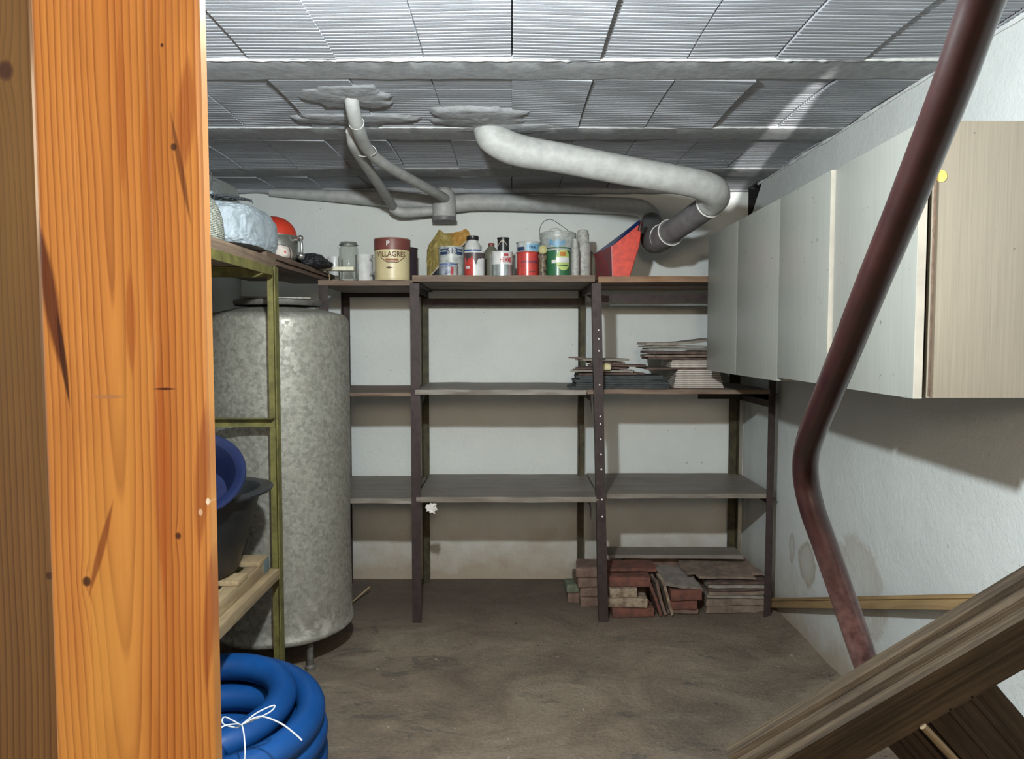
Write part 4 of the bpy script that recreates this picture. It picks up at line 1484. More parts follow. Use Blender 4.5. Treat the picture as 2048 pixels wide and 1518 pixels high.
def can(name, label, cat, px0, px1, ytop, Y, mat, z0=None, lid='tin', rim=True, profile=None, name2='body', group=CANS, h=None):
    pc = at((px0 + px1) / 2, 556, Y)
    r = (px1 - px0) / 2 / FPX * (Y - 0.02)
    z0 = TOPZ + 0.001 if z0 is None else z0
    h = h if h else at((px0 + px1) / 2, ytop, Y).z - z0
    t = thing(name, label, cat, (pc.x, Y, z0), face_cam(pc.x, Y), group)
    bm = bmesh.new()
    if profile:
        lathe(bm, [(a * r, b * h) for a, b in profile], 44, cap=False)
    else:
        e = 0.0022
        lathe(bm, [(0, 0), (r - e, 0), (r, 0.001), (r, 0.004), (r - e, 0.006), (r - e, h - 0.007), (r, h - 0.005), (r + 0.0004, h - 0.0015), (r - 0.001, h), (r - 0.005, h), (r - 0.007, h - 0.004)] , 44, cap=False)
    finish(name2, bm, mat, t)
    if not profile:
        bm = bmesh.new()
        lathe(bm, [(r - 0.0065, h - 0.006), (r - 0.0065, h - 0.0035), (r * 0.8, h - 0.003), (r * 0.75, h - 0.005), (0, h - 0.005)], 40, cap=False)
        finish('lid', bm, lid, t)
    return t, r - 0.0022 if not profile else r, h


# glass jar
gl = NT('clear_jar_glass')
gl.b.inputs['Transmission Weight'].default_value = 0.92
gl.b.inputs['IOR'].default_value = 1.3
M['glass'] = gl.out((0.80, 0.82, 0.78), 0.06)
t, r, h = can('glass_jar', 'tall empty glass jar, leftmost on the top shelf of the back rack', 'jar', 679, 717, 485, 3.42, 'glass', profile=[
    (0, 0), (0.92, 0), (1.0, 0.03), (1.0, 0.84), (0.86, 0.90), (0.86, 0.985), (0.83, 1.0), (0.80, 0.985), (0.80, 0.90), (0.94, 0.83), (0.94, 0.05), (0, 0.04)], z0=ZT + 0.0135)
bm = bmesh.new()
lathe(bm, [(0.0, h * 0.985), (r * 0.80, h * 0.985), (r * 0.98, h * 0.985), (r * 1.0, h * 0.99), (r * 0.98, h * 1.02), (0, h * 1.02)], 36, cap=False)
bm.free()
ring_on(t, Vector((0, 0, h * 0.93)), (0, 0, 1), r * 0.95, 0.0025, 'wire_clip', 'tin')

# white mug/jug with handle
t, r, h = can('enamel_jug', 'white enamel jug with loop handle between the glass jar and the cream tin', 'jug', 712, 746, 510, 3.50, 'white_paint', z0=ZT + 0.0135, profile=[
    (0, 0), (0.98, 0), (1.0, 0.02), (1.0, 0.96), (1.05, 0.99), (1.03, 1.0), (0.95, 0.97), (0.93, 0.05), (0, 0.04)])
tubeo('handle', [Vector((0.028, -r * 0.75, h * 0.80)), Vector((0.04, -r - 0.022, h * 0.82)), Vector((0.045, -r - 0.038, h * 0.60)), Vector((0.042, -r - 0.03, h * 0.36)), Vector((0.028, -r * 0.8, h * 0.26))], 0.0065, 'grey_white', t, 10)
# small white cup behind
t, r, h = can('small_cup', 'small white cup behind the cream lath beside the glass jar', 'cup', 656, 683, 514, 3.62, 'white_paint', z0=ZT + 0.0135, profile=[
    (0, 0), (0.8, 0), (0.85, 0.02), (1.0, 0.98), (0.98, 1.0), (0.94, 0.97), (0.78, 0.06), (0, 0.05)])

# cream tin
t, r, h = can('paint_tin', 'large cream tin with brown lid band and VILLAGRES lettering', 'tin', 749, 821, 480, 3.40, 'cream', z0=ZT + 0.0135, lid='brown_lid')
bm = bmesh.new()
zb = h - 0.052
lathe(bm, [(r + 0.0002, zb), (r + 0.0016, zb), (r + 0.0020, zb + 0.002), (r + 0.0020, h - 0.006), (r + 0.003, h - 0.003), (r + 0.001, h + 0.0015), (r - 0.003, h + 0.001)], 48, cap=False)
finish('lid_band', bm, 'brown_lid', t)
lettering('P', 0.030, r + 0.0012, h - 0.026, -14, 'white_paint', t, 1.1, name='emblem')
lettering('VILLAGRES', 0.034, r, h - 0.075, -4, 'brown_ink', t, 0.86, name='lettering')
finish('scroll_line', patch(r, -40, 40, h - 0.112, h - 0.108, 0.0006, 24, lambda f, a, b: (a + 0.022 * max(0, abs(2 * f - 1) - 0.45) / 0.55, b + 0.022 * max(0, abs(2 * f - 1) - 0.45) / 0.55)), 'brown_ink', t)
finish('caption_bar', patch(r, -22, 20, h - 0.103, h - 0.094), simple('rust_ink', (0.28, 0.10, 0.05), None, 0.6), t)
finish('small_mark', patch(r, -20, 6, h - 0.142, h - 0.130, 0.0006, 12, lambda f, a, b: ((a + b) / 2 - (b - a) / 2 * (1 - abs(2 * f - 0.7)) * 0.9, (a + b) / 2 + (b - a) / 2 * max(0.08, 1 - abs(2 * f - 0.7)))), 'brown_ink', t)
bm = bmesh.new()
# dark tin behind it
t, r, h = can('paint_tin', 'dark violet-black tin half hidden behind the cream tin', 'tin', 768, 836, 497, 3.62, 'violet_dark', z0=ZT + 0.0135, lid='black_can')

# mustard bag with navy base
def sack(name, label, px0, px1, Y, top_pts, mat, mat2, depth, group=None):
    z0 = TOPZ + 0.001
    cx = at((px0 + px1) / 2, 556, Y).x
    t = thing(name, label, 'bag', (cx, Y, z0), 0, group)
    pts = [at(px, py, Y) for px, py in top_pts]
    bm = bmesh.new()
    N = 40
    MZ = 24
    def top_at(x):
        for a, b in zip(pts[:-1], pts[1:]):
            if a.x <= x <= b.x:
                f = (x - a.x) / max(1e-6, b.x - a.x)
                return a.z * (1 - f) + b.z * f
        return pts[0].z if x < pts[0].x else pts[-1].z
    x0, x1 = pts[0].x, pts[-1].x
    front, back = [], []
    for i in range(N + 1):
        x = x0 + (x1 - x0) * i / N
        zt = max(top_at(x) - z0, 0.01)
        rf, rb = [], []
        for j in range(MZ + 1):
            f = j / MZ
            z = zt * f
            bulge = depth * (1 - f ** 3 * 0.85) * math.sqrt(max(0.02, 1 - (2 * i / N - 1) ** 2))
            n1 = noise.noise(Vector((x * 40, z * 30, 1))) * 0.011 + 0.006 * (1 - abs(noise.noise(Vector((x * 60, z * 60, 6)))) * 3)
            rf.append(bm.verts.new((x - cx, -bulge / 2 - n1, z)))
            rb.append(bm.verts.new((x - cx, bulge / 2 + abs(n1) * 0.5 + 0.012, z)))
        front.append(rf)
        back.append(rb)
    for i in range(N):
        for j in range(MZ):
            f1 = bm.faces.new((front[i][j], front[i + 1][j], front[i + 1][j + 1], front[i][j + 1]))
            bm.faces.new((back[i][j], back[i][j + 1], back[i + 1][j + 1], back[i + 1][j]))
        bm.faces.new((front[i][MZ], front[i + 1][MZ], back[i + 1][MZ], back[i][MZ]))
        bm.faces.new((front[i][0], back[i][0], back[i + 1][0], front[i + 1][0]))
    for j in range(MZ):
        bm.faces.new((front[0][j], front[0][j + 1], back[0][j + 1], back[0][j]))
        bm.faces.new((front[N][j], back[N][j], back[N][j + 1], front[N][j + 1]))
    finish('body', bm, mat, t, 35)
    return t


def mustard_mat():
    t = NT('mustard_paper_bag')
    x, y, z = t.sep()
    f = t.noise(t.coord, 30, 5, 0.65)
    c = t.ramp(f, [(0.3, (0.20, 0.155, 0.045)), (0.7, (0.36, 0.28, 0.085))])
    o_ = t.ramp(t.math('ADD', t.math('MULTIPLY', x, 6), t.math('MULTIPLY', z, 2.0)), [(0.45, 0.0), (0.65, 0.7)])
    c = t.mix(o_, c, (0.50, 0.25, 0.05))
    e = t.math('SUBTRACT', t.math('ADD', 0.118, t.math('MULTIPLY', x, 0.95)), z)
    c = t.mix(t.math('GREATER_THAN', t.math('ADD', e, 0.010), 0.0), c, (0.42, 0.38, 0.28))
    c = t.mix(t.math('GREATER_THAN', e, 0.0), c, (0.02, 0.022, 0.03))
    t.bump(f, 0.5, 0.004)
    return t.out(c, 0.6)


M['mustard'] = mustard_mat()
sack('paper_sack', 'crumpled mustard and navy paper sack standing behind the blue-lettered tin', 854, 942, 3.74,
     [(854, 502), (858, 488), (868, 476), (879, 459), (890, 468), (905, 466), (920, 463), (932, 458), (938, 463), (942, 476)], 'mustard', None, 0.11)

t, r, h = can('paint_tin', 'grey-white tin with dark blue stripes and digits, in front of the mustard sack', 'tin', 877, 929, 495, 3.50, 'grey_white')
finish('stripe', patch(r, -60, -18, h - 0.040, h - 0.026), 'navy_ink', t)
finish('stripe', patch(r, 24, 60, h - 0.040, h - 0.026), 'navy_ink', t)
finish('stripe', patch(r, -60, -18, h - 0.020, h - 0.012), 'navy_ink', t)
finish('stripe', patch(r, 24, 60, h - 0.020, h - 0.012), 'navy_ink', t)
lettering('613', 0.040, r, h - 0.024, 3, 'navy_ink', t, 0.95)
t, r, h = can('paint_tin', 'small smudged blue and white tin, shortest of the row', 'tin', 879, 916, 526, 3.38, 'grey_white')
finish('label', patch(r, -75, 20, 0.008, h - 0.008), simple('smudged_blue_label', (0.38, 0.42, 0.46), (0.07, 0.09, 0.17), 0.45, 0, 45, 0.1), t)
finish('rim_band', patch(r, -90, 90, h - 0.010, h - 0.0055, 0.0008), 'blue_ink', t)
finish('red_mark', patch(r, 12, 32, 0.008, h - 0.022), 'red_ink', t)

# blue bottle behind red-white tin
t, r, h = can('solvent_bottle', 'blue and white bottle with dark cap standing behind the red and white tin', 'bottle', 929, 962, 478, 3.62, 'white_paint', profile=[
    (0, 0), (0.98, 0), (1, 0.02), (1, 0.78), (0.92, 0.86), (0.66, 0.94), (0.6, 0.96), (0.6, 1.0), (0, 1.0)])
finish('label', patch(r, -90, 90, h * 0.45, h * 0.735), 'blue_ink', t)
finish('stripe', patch(r + 0.0006, -90, 90, h * 0.655, h * 0.672), 'white_paint', t)
bm = bmesh.new()
lathe(bm, [(0, h * 0.965), (r * 0.72, h * 0.965), (r * 0.74, h * 0.97), (r * 0.74, h * 1.055), (r * 0.68, h * 1.065), (0, h * 1.065)], 28, cap=False)
finish('cap', bm, 'black_can', t)
t, r, h = can('paint_tin', 'tin half red and half white with dark paint drips', 'tin', 928, 970, 504, 3.44, 'white_paint')
finish('red_panel', patch(r, -80, -6, 0.007, h - 0.010), 'red_can', t)
finish('drip', patch(r + 0.0006, -70, 75, h - 0.034, h - 0.008, 0.0008, 60, lambda f, a, b: (a + 0.020 * noise.noise(Vector((f * 9, 0, 0))) - 0.028 * max(0, 1 - abs(f - 0.55) * 9), b)), 'drip_paint', t)
finish('price_tag', patch(r + 0.001, -55, -28, 0.040, 0.052), 'white_paint', t)

t, r, h = can('plastic_bottle', 'olive-grey plastic bottle with maroon cap behind the white tin', 'bottle', 968, 998, 492, 3.66, 'olive_plastic', profile=[
    (0, 0), (0.96, 0), (1, 0.03), (1.0, 0.70), (0.97, 0.80), (0.75, 0.90), (0.42, 0.97), (0.40, 1.0), (0, 1.0)])
bm = bmesh.new()
lathe(bm, [(0, h * 0.98), (r * 0.40, h * 0.98), (r * 0.42, h * 1.06), (r * 0.36, h * 1.075), (0, h * 1.075)], 24, cap=False)
finish('cap', bm, 'maroon_cap', t)

t, r, h = can('paint_tin', 'white tin with red block lettering under the small black tin', 'tin', 983, 1026, 504, 3.44, 'white_paint')
hw = h
finish('lower_label', patch(r, -80, 80, 0.006, h * 0.50), simple('silver_label', (0.42, 0.46, 0.46), (0.28, 0.31, 0.31), 0.25, 0.5, 30, 0.1), t)
lettering('HEMME', 0.034, r, h * 0.66, 22, 'red_ink', t, 0.55)
finish('red_mark', patch(r, 8, 36, h - 0.024, h - 0.012), 'red_ink', t)
tc = t
# black tin standing on it
t, r, h = can('small_tin', 'small black tin with pale arched mark, on top of the white tin', 'tin', 994, 1019, 476, 3.44, 'black_can', z0=TOPZ + 0.002 + hw, lid='black_can')
finish('arch_mark', patch(r, -55, 40, h * 0.35, h * 0.44, 0.0006, 20, lambda f, a, b: (a + 0.022 * (1 - (2 * f - 1) ** 2), b + 0.022 * (1 - (2 * f - 1) ** 2))), simple('pale_print', (0.45, 0.42, 0.32), None, 0.5), t)

t, r, h = can('paint_tin', 'red tin with dark script lettering, below the shallow pale blue tin', 'tin', 1033, 1078, 506, 3.44, 'red_can', lid='black_can')
hr_ = h
lettering('centuria', 0.024, r, h * 0.62, 8, 'navy_ink', t, 1.0, 0.25)
finish('caption_bar', patch(r, -40, -10, h * 0.42, h * 0.45), 'brown_lid', t)
finish('caption_bar', patch(r, 6, 45, h * 0.20, h * 0.25), 'brown_lid', t)
t, r, h = can('paint_tin', 'shallow pale blue and white tin stacked on the red tin', 'tin', 1032, 1082, 485, 3.45, 'grey_white', z0=TOPZ + 0.002 + hr_)
finish('label', patch(r, -10, 70, 0.004, h - 0.012, 0.0006, 24), 'sky_ink', t)
finish('label', patch(r, -62, -20, 0.006, h - 0.026), 'navy_ink', t)
lettering('ma', 0.022, r + 0.0006, h * 0.45, 18, 'navy_ink', t, 1.2)

# white bucket with wire bail
t, r, h = can('paint_bucket', 'white bucket with thin wire handle and blue mark behind the green tin', 'bucket', 1079, 1152, 469, 3.60, 'grey_white', profile=[
    (0, 0), (0.90, 0), (0.93, 0.02), (0.97, 0.88), (1.0, 0.90), (1.01, 0.97), (0.98, 1.0), (0.95, 0.97), (0.90, 0.05), (0, 0.03)])
bm = bmesh.new()
lathe(bm, [(0.0, h * 0.985), (r * 0.93, h * 0.985), (r * 1.0, h * 0.99), (r * 1.0, h * 1.015), (r * 0.9, h * 1.03), (r * 0.86, h * 1.015), (0, h * 1.015)], 40, cap=False)
finish('lid', bm, 'grey_white', t)
finish('label', patch(r * 0.965, -30, 22, h * 0.70, h * 0.83, 0.0008, 24, lambda f, a, b: (a + 0.008 * math.sin(f * 9), b + 0.006 * math.sin(f * 14))), 'sky_ink', t)
tubeo('wire_handle', [Vector((-r * 0.99, 0, h * 0.93)), Vector((-r * 0.97, 0.0, h * 1.15)), Vector((-r * 0.72, 0.01, h * 1.30)), Vector((-r * 0.35, 0.03, h * 1.34)), Vector((0, 0.055, h * 1.28)), Vector((r * 0.5, 0.06, h * 1.14)), Vector((r * 0.9, 0.03, h * 0.99)), Vector((r * 1.0, 0.0, h * 0.93))], 0.0014, 'black_can', t, 6)

t, r, h = can('paint_tin', 'green tin with round lime label and white strip', 'tin', 1091, 1142, 497, 3.43, 'green_can')
finish('round_label', patch(r, -12, 62, h * 0.22, h * 0.93, 0.0007, 30, round_patch), 'lime_label', t)
finish('white_strip', patch(r + 0.0007, -8, 60, h * 0.49, h * 0.66), 'white_paint', t)
finish('picture', patch(r + 0.0007, 8, 36, h * 0.70, h * 0.84), 'orange_ink', t)
finish('green_strip', patch(r + 0.0007, 2, 48, h * 0.37, h * 0.41), 'green_can', t)
finish('price_tag', patch(r, -32, -12, h * 0.46, h * 0.57), 'white_paint', t)
finish('rim_band', patch(r, -90, 90, h - 0.014, h - 0.006, 0.0009), 'jug_plastic', t)
bm = bmesh.new()
lathe(bm, [(0.0, 0), (0.018, 0), (0.020, 0.003), (0.020, 0.008), (0.016, 0.011), (0.0, 0.011)], 28, cap=False)
o = finish('round_lid', bm, 'dull_gold')
o.location = at(1086, 496, 3.45)
o.location.y = 3.40
o.rotation_euler = (R(90), 0, 0)
# the dark tube that carries it
camo = simple('mottled_dark_print', (0.22, 0.17, 0.10), (0.03, 0.02, 0.02), 0.5, 0, 60, 0.1, 0.001, mid=(0.42, 0.6))
t, r, h = can('slim_tin', 'slim mottled dark tin squeezed between the red and green tins', 'tin', 1077, 1094, 508, 3.40, camo, lid='dull_gold')
o.parent = t
o.location = (0.0, -0.004, h + 0.019)
o.name = 'tag_disc'

# two spotted white jugs
for (a, b, yt, Y, lab) in ((1142, 1158, 478, 3.46, 'narrow spotted white plastic bottle right of the green tin'), (1150, 1181, 461, 3.56, 'tall spotted white plastic jug with wide neck beside the red dustpan')):
    t, r, h = can('plastic_jug', lab, 'jug', a, b, yt, Y, 'jug_plastic', profile=[
        (0, 0), (0.95, 0), (1, 0.02), (1.0, 0.62), (0.96, 0.72), (0.80, 0.78), (0.74, 0.80), (0.78, 0.83), (0.78, 0.93), (0.70, 0.95), (0.70, 0.99), (0.62, 1.0), (0, 1.0)])
t, r, h = can('plastic_jug', 'dull grey plastic bottle in shade between the tall jug and red dustpan', 'jug', 1166, 1192, 503, 3.66, 'olive_plastic', profile=[
    (0, 0), (0.95, 0), (1, 0.02), (1.0, 0.72), (0.6, 0.95), (0.4, 1.0), (0, 1.0)])

# red metal dustpan / scoop standing on end
sc = thing('metal_scoop', 'red painted metal scoop with blue inside, standing on end on the top shelf', 'scoop', (0, 0, 0))
Yf, Yr = 3.42, 3.66
FZ = TOPZ + 0.003
def pz(px, py, Y):
    p_ = at(px, py, Y)
    p_.z = max(p_.z, FZ)
    return p_
front = [pz(1226, 557, Yf), pz(1224, 492, Yf), pz(1283, 444, Yf), pz(1278, 490, Yf), pz(1258, 557, Yf)]
bm = bmesh.new()
prism(bm, front, (0, 0.004, 0))
M['red_tin_sheet'] = simple('red_painted_sheet', (0.62, 0.055, 0.03), (0.40, 0.035, 0.025), 0.35, 0.1, 40, 0.25, 0.002)
finish('front_panel', bm, 'red_tin_sheet', sc, 30)
left = [pz(1192, 557, Yr - 0.0), pz(1189, 508, Yr), pz(1224, 492, Yf), pz(1226, 557, Yf)]
bm = bmesh.new()
prism(bm, left, (-0.004, 0.001, 0))
finish('side_panel', bm, simple('dark_red_sheet_worn', (0.33, 0.035, 0.04), (0.14, 0.08, 0.09), 0.45, 0.1, 25, 0.2), sc, 30)
blue = [pz(1188, 508, Yr), pz(1226, 490, Yf - 0.002), pz(1285, 443, Yf - 0.002), pz(1278, 440, Yf + 0.03), pz(1240, 470, Yr)]
bm = bmesh.new()
prism(bm, blue, (0, 0.003, -0.003))
finish('top_flap', bm, simple('blue_enamel', (0.02, 0.06, 0.28), (0.015, 0.035, 0.16), 0.4), sc, 30)
right = [pz(1258, 557, Yf), pz(1278, 490, Yf), pz(1283, 444, Yf), pz(1280, 470, Yr), pz(1262, 540, Yr)]
bm = bmesh.new()
prism(bm, right, (0.003, 0.002, 0))
finish('side_panel', bm, 'red_tin_sheet', sc, 30)
tubeo('rolled_rim', [at(1283, 444, Yf - 0.004), at(1281, 452, Yf - 0.006), at(1279, 462, Yf - 0.006)], 0.009, 'sheet', sc, 10)
finish('base', (lambda b: (prism(b, [pz(1226, 557, Yf), pz(1258, 557, Yf), pz(1262, 545, Yr), pz(1196, 550, Yr)], (0, 0, 0.003)), b)[1])(bmesh.new()), 'red_tin_sheet', sc, 30)

# ------------------------------------------------------------------ stacks on the middle shelf
M['tile_white'] = simple('white_glazed_tile_edge', (0.50, 0.45, 0.40), (0.36, 0.31, 0.27), 0.6, 0, 30, 0.3)
M['slate'] = simple('black_slate', (0.035, 0.042, 0.042), (0.014, 0.017, 0.02), 0.7, 0, 20, 0.6, 0.004)
M['fibre'] = simple('brown_fibreboard', (0.22, 0.165, 0.125), (0.11, 0.078, 0.06), 0.85, 0, 18, 0.5, 0.003)
M['fibre2'] = simple('grey_brown_sheet', (0.27, 0.245, 0.21), (0.17, 0.15, 0.125), 0.85, 0, 14, 0.5, 0.003)
M['dark_sheet'] = simple('dark_brown_sheet', (0.12, 0.075, 0.06), (0.05, 0.032, 0.027), 0.85, 0, 16, 0.5, 0.003)
ordn = ['lowest', 'second from the bottom', 'third from the bottom', 'fourth from the bottom', 'fifth from the bottom', 'sixth from the bottom', 'seventh from the bottom', 'eighth from the bottom', 'ninth from the bottom', 'tenth from the bottom']
z = MIDZ
rnd = random.Random(11)
cxs, cys = 0.895, 3.56
for i in range(10):
    slab('tile', 'pale tile in the neat stack under the cabinet, %s' % ordn[i], 'tile', 'neat stack of pale tiles', (cxs + rnd.uniform(-.003, .003) - (0.0), cys + rnd.uniform(-.003, .003), z), 0.235 - 0.004 * i, 0.235, 0.0070, 'tile_white', (0, 0, R(-4) + rnd.uniform(-.015, .015)), 0.0008, i)
    z += 0.0088
slab('slate_sheet', 'thin dark sheet between the two layers of pale tiles', 'sheet', None, (0.80, 3.56, z), 0.34, 0.24, 0.008, 'dark_sheet', (0, 0, 0.05), 0.005, 31)
z += 0.0095
for i in range(4):
    slab('tile', 'pale tile above the thin dark sheet, %s of the upper four' % ['lowest', 'second lowest', 'third lowest', 'topmost'][i], 'tile', 'upper layer of pale tiles', (0.865 + rnd.uniform(-.003, .003), cys, z), 0.22, 0.23, 0.0072, 'tile_white', (0, 0, rnd.uniform(-.02, .02)), 0.0008, 40 + i)
    z += 0.0090
names = ['dark broken sheet on the pale tiles', 'brown broken sheet second above the pale tiles', 'dark brown jagged sheet third above the pale tiles', 'brown fibre sheet fourth above the pale tiles', 'grey-brown sheet just under the top one of the tall pile', 'bowed grey sheet topping the tall pile beside the cabinet']
mats = ['dark_sheet', 'fibre', 'dark_sheet', 'fibre2', 'fibre2', 'fibre2']
for i in range(6):
    th = [0.010, 0.010, 0.012, 0.008, 0.009, 0.012][i]
    slab('broken_sheet', names[i], 'sheet', 'broken sheets on the pale tiles', (0.80 + 0.01 * rnd.uniform(-1, 1) - (0.01 if i > 3 else 0), 3.56, z + (0.010 if i == 5 else 0.0)), 0.32 + 0.02 * (i > 3), 0.24, th, mats[i], (0, (-R(2.0) if i == 5 else 0), 0.1 * rnd.uniform(-1, 1)), 0.012, 60 + i, 0.010 if i == 5 else 0.002, [0, 3])
    z += th + 0.0045
# black slates
z = MIDZ
for i in range(6):
    slab('slate', 'black slate in the low stack beside the white tiles, %s' % ordn[i], 'slate', 'low stack of black slates', (0.515 + 0.01 * rnd.uniform(-1, 1), 3.50, z), 0.46 - 0.012 * i, 0.22, 0.0095, 'slate', (0, 0, 0.04 * rnd.uniform(-1, 1)), 0.008, 80 + i)
    z += 0.0103
labs = ['dark sheet fragment lying directly on the black slates', 'brown sheet fragment second up on the black slates', 'thin grey fragment third up on the black slates', 'dark jagged fragment fourth up on the black slates', 'brown flat fragment near the top of the small pile', 'long pale brown fragment topping the small pile behind the post']
ms = ['dark_sheet', 'fibre2', 'dark_sheet', 'dark_sheet', 'fibre', 'fibre2']
ws = [0.30, 0.28, 0.24, 0.26, 0.16, 0.24]
for i in range(6):
    slab('broken_sheet', labs[i], 'sheet', 'small pile of fragments on the slates', (0.45 + 0.02 * rnd.uniform(-1, 1) + (0.04 if i == 3 else 0), 3.49, z), ws[i], 0.15, 0.009, ms[i], (0, 0, 0.25 * rnd.uniform(-1, 1)), 0.012, 90 + i, 0.002, [1, 2])
    z += 0.0135
o = tubeo('stick', [at(1137, 715, 3.44), at(1160, 716, 3.45), at(1200, 722, 3.47)], [0.003, 0.005, 0.006], 'fibre', None, 7, 3)
tag(o, 'thin twig-like stick poking left out of the small pile', 'stick')
o = crumple('plaster_lump', (0, 0, 0), (0.020, 0.018, 0.018), simple('cream_plaster', (0.62, 0.56, 0.36), (0.5, 0.42, 0.2), 0.7), None, 1.2, 0.03, 4, 3)
o.location = at(1213, 740, 3.395)
tag(o, 'cream and white plaster lump at the front of the small pile', 'lump')

# ------------------------------------------------------------------ heap of bricks and sheets on the floor
M['brick_red'] = simple('red_clay_brick', (0.17, 0.060, 0.040), (0.07, 0.034, 0.027), 0.85, 0, 26, 0.7, 0.005)
M['brick_pale'] = simple('pale_mortared_brick', (0.29, 0.235, 0.165), (0.14, 0.085, 0.062), 0.85, 0, 26, 0.7, 0.005, mid=(0.4, 0.6))
M['brick_brown'] = simple('dusty_brown_brick', (0.20, 0.13, 0.10), (0.10, 0.062, 0.048), 0.9, 0, 18, 0.7, 0.005)


def brick(label, px, py, Y, w, d, h, mat, rot=(0, 0, 0), seed=0, group='bricks in the floor heap', z=None):
    bm = bmesh.new()
    box(bm, (0, 0, h / 2), (w, d, h), None, 0.003)
    bmesh.ops.subdivide_edges(bm, edges=[e for e in bm.edges if e.calc_length() > 0.03], cuts=3, use_grid_fill=True)
    for v_ in bm.verts:
        nn = noise.noise_vector(v_.co * 28 + Vector((seed, seed, 0)))
        v_.co += nn * 0.0028
    o = finish('brick', bm, mat, None, 50)
    p_ = at(px, py, Y)
    o.location = (p_.x, Y, p_.z if z is None else z)
    o.rotation_euler = rot
    return tag(o, label, 'brick', group)


hz = 0.044
cols = [('red brick at the base of the heap just right of the post', 'brick_red', 1262), ('buff brick second from the floor right of the post', 'brick_pale', 1250),
        ('cream mortared brick third from the floor right of the post', 'brick_pale', 1242), ('red brick fourth from the floor right of the post', 'brick_red', 1256)]
for i, (lab, m, px) in enumerate(cols):
    w = [0.20, 0.20, 0.13, 0.20][i]
    brick(lab, px, 1200, 3.42 + (0.02 if i == 3 else 0), w, 0.11, hz, m, (0, 0, 0.06 * (-1) ** i), i * 3.1, z=0.004 + i * (hz + 0.003))
brick('broken pale brick stub at the foot of the post', 1222, 1210, 3.40, 0.045, 0.10, hz, 'brick_pale', (0, 0, 0.1), 44, z=0.004)
bpy.data.objects.remove(bpy.data.objects['brick.004'])
brick('red brick under the tilted grey slab, lower one', 1362, 1210, 3.46, 0.13, 0.12, hz, 'brick_red', (0, 0, -0.05), 14, z=0.028)
brick('red brick under the tilted grey slab, upper one', 1366, 1190, 3.45, 0.15, 0.12, hz + 0.006, 'brick_red', (0, 0, 0.05), 17, z=0.076)
brick('dusty brick lying flat under the two red bricks', 1360, 1200, 3.47, 0.15, 0.12, 0.022, 'brick_brown', (0, 0, 0), 18, z=0.004)
# behind the post to the left
ll = [('dusty brown brick at the left foot of the heap', 1185, 0.004, 0.15), ('dusty brown brick second up at the left of the heap', 1190, 0.052, 0.15), ('brown brick third up at the left of the heap', 1178, 0.100, 0.14), ('brown brick fourth up at the left of the heap', 1186, 0.148, 0.17)]
for i, (lab, px, zz, w) in enumerate(ll):
    brick(lab, px, 1180, 3.585, w, 0.16, 0.045, 'brick_brown', (0, 0, 0.1 * (-1) ** i), 20 + i * 2, z=zz)
brick('mossy green-grey block at the far left of the heap', 1147, 1160, 3.62, 0.085, 0.10, 0.040, simple('mossy_block', (0.15, 0.17, 0.12), (0.08, 0.09, 0.06), 0.9), (0, 0, 0.1), 33, z=0.052)
brick('dark brick under the mossy block', 1152, 1170, 3.61, 0.09, 0.11, 0.045, 'brick_brown', (0, 0, 0.0), 35, z=0.004)
# leaning roof-tile-like slabs
for i in range(3):
    x = at(1303 + i * 13, 1200, 3.41).x
    slab('leaning_slab', ['reddish slab leaning in the heap, leftmost of three', 'reddish slab leaning in the heap, middle of three', 'buff slab leaning in the heap, rightmost of three'][i], 'slab', 'leaning slabs in the heap',
         (x + 0.000, 3.44, 0.088), 0.175, 0.13, 0.013, ['brick_red', 'brick_brown', 'brick_pale'][i], (0, R(74 - 2 * i), 0.06), 0.005, 110 + i, 0.006)
# tilted grey slab on bricks
slab('rough_slab', 'rough grey slab tilted on the red bricks', 'slab', None, (at(1352, 1150, 3.50).x, 3.50, 0.148), 0.19, 0.20, 0.014, simple('grey_slate_slab', (0.22, 0.19, 0.165), (0.13, 0.11, 0.095), 0.85, 0, 20, 0.6, 0.004), (R(10), R(8), 0.1), 0.008, 121, 0.002, [3])
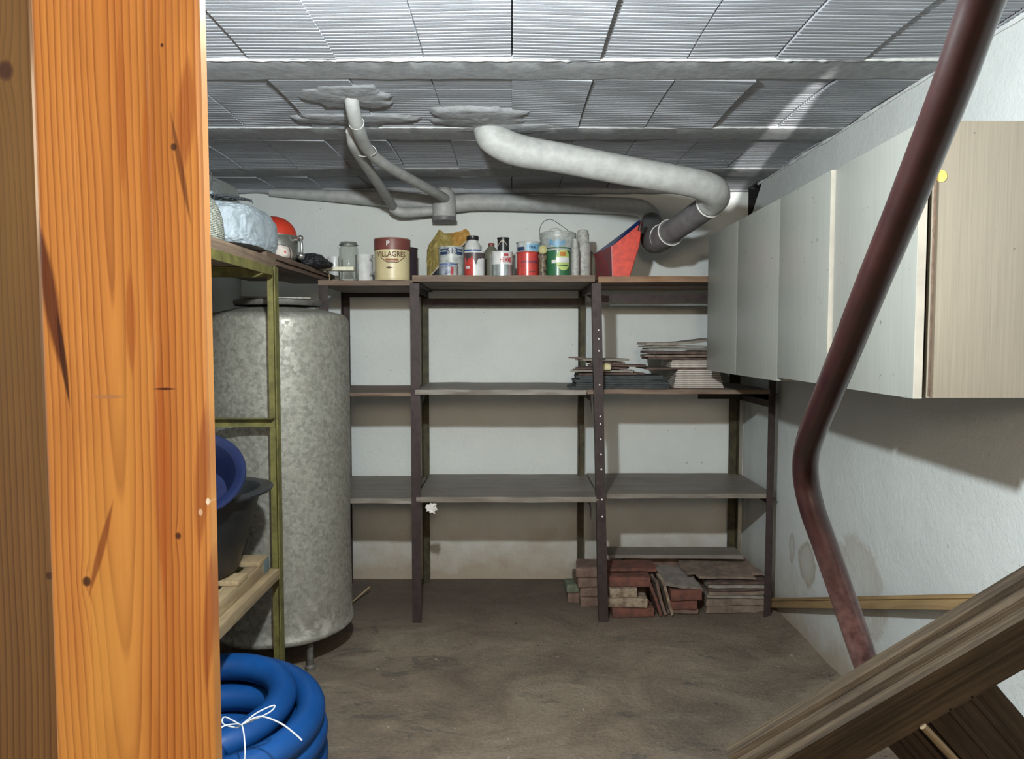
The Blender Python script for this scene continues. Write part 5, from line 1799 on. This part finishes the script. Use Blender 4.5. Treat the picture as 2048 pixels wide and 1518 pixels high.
# back plank
slab('wooden_plank', 'grey weathered plank lying flat along the back of the floor heap', 'plank', None, (at(1345, 1108, 3.72).x, 3.70, 0.205), 0.68, 0.14, 0.020, 'shelf_dusty', (0, 0, -0.02), 0.004, 130)
brick('long brick supporting the grey plank at the back of the heap', 1300, 1140, 3.73, 0.30, 0.10, 0.09, 'brick_brown', (0, 0, 0), 52, z=0.004)
brick('second long brick supporting the grey plank, set on the first', 1300, 1140, 3.73, 0.28, 0.10, 0.105, 'brick_brown', (0, 0, 0), 55, z=0.097)
slab('terracotta_slab', 'thin terracotta slab lying over the bricks before the grey plank', 'slab', None, (at(1262, 1130, 3.50).x, 3.52, 0.198), 0.24, 0.14, 0.013, 'brick_red', (R(0), R(1), 0.05), 0.006, 133)
# right stack of brown sheets
z = 0.004
rs = ['lowest', 'second lowest', 'third lowest', 'fourth lowest', 'fifth lowest', 'sixth lowest', 'uppermost']
for i in range(7):
    th = [0.034, 0.030, 0.012, 0.016, 0.010, 0.014, 0.010][i]
    slab('board_offcut', 'brown board offcut in the right floor stack, %s under the big sheet' % rs[i], 'board', 'right floor stack of board offcuts',
         (at(1458, 1200, 3.55).x + 0.006 * rnd.uniform(-1, 1), 3.56, z), 0.300 - 0.012 * (i % 3), 0.28, th, ['fibre', 'fibre', 'fibre2', 'fibre', 'dark_sheet', 'fibre2', 'dark_sheet'][i], (0, 0, 0.05 * rnd.uniform(-1, 1)), 0.005, 140 + i, 0.001)
    z += th + 0.004
slab('brown_sheet', 'big dusty brown sheet sagging over the right floor stack', 'sheet', None, (at(1440, 1150, 3.55).x, 3.60, z + 0.016), 0.37, 0.32, 0.010, 'fibre', (R(2.5), R(0), 0.02), 0.010, 150, 0.005, [0, 1])
# little twig on the floor at left
o = tubeo('twig', [Vector((-0.80, 3.52, 0.012)), Vector((-0.765, 3.60, 0.03)), Vector((-0.73, 3.66, 0.05))], 0.004, 'batten_y', None, 6, 3)
tag(o, 'short pale twig on the dirt floor between tank and left post', 'twig')
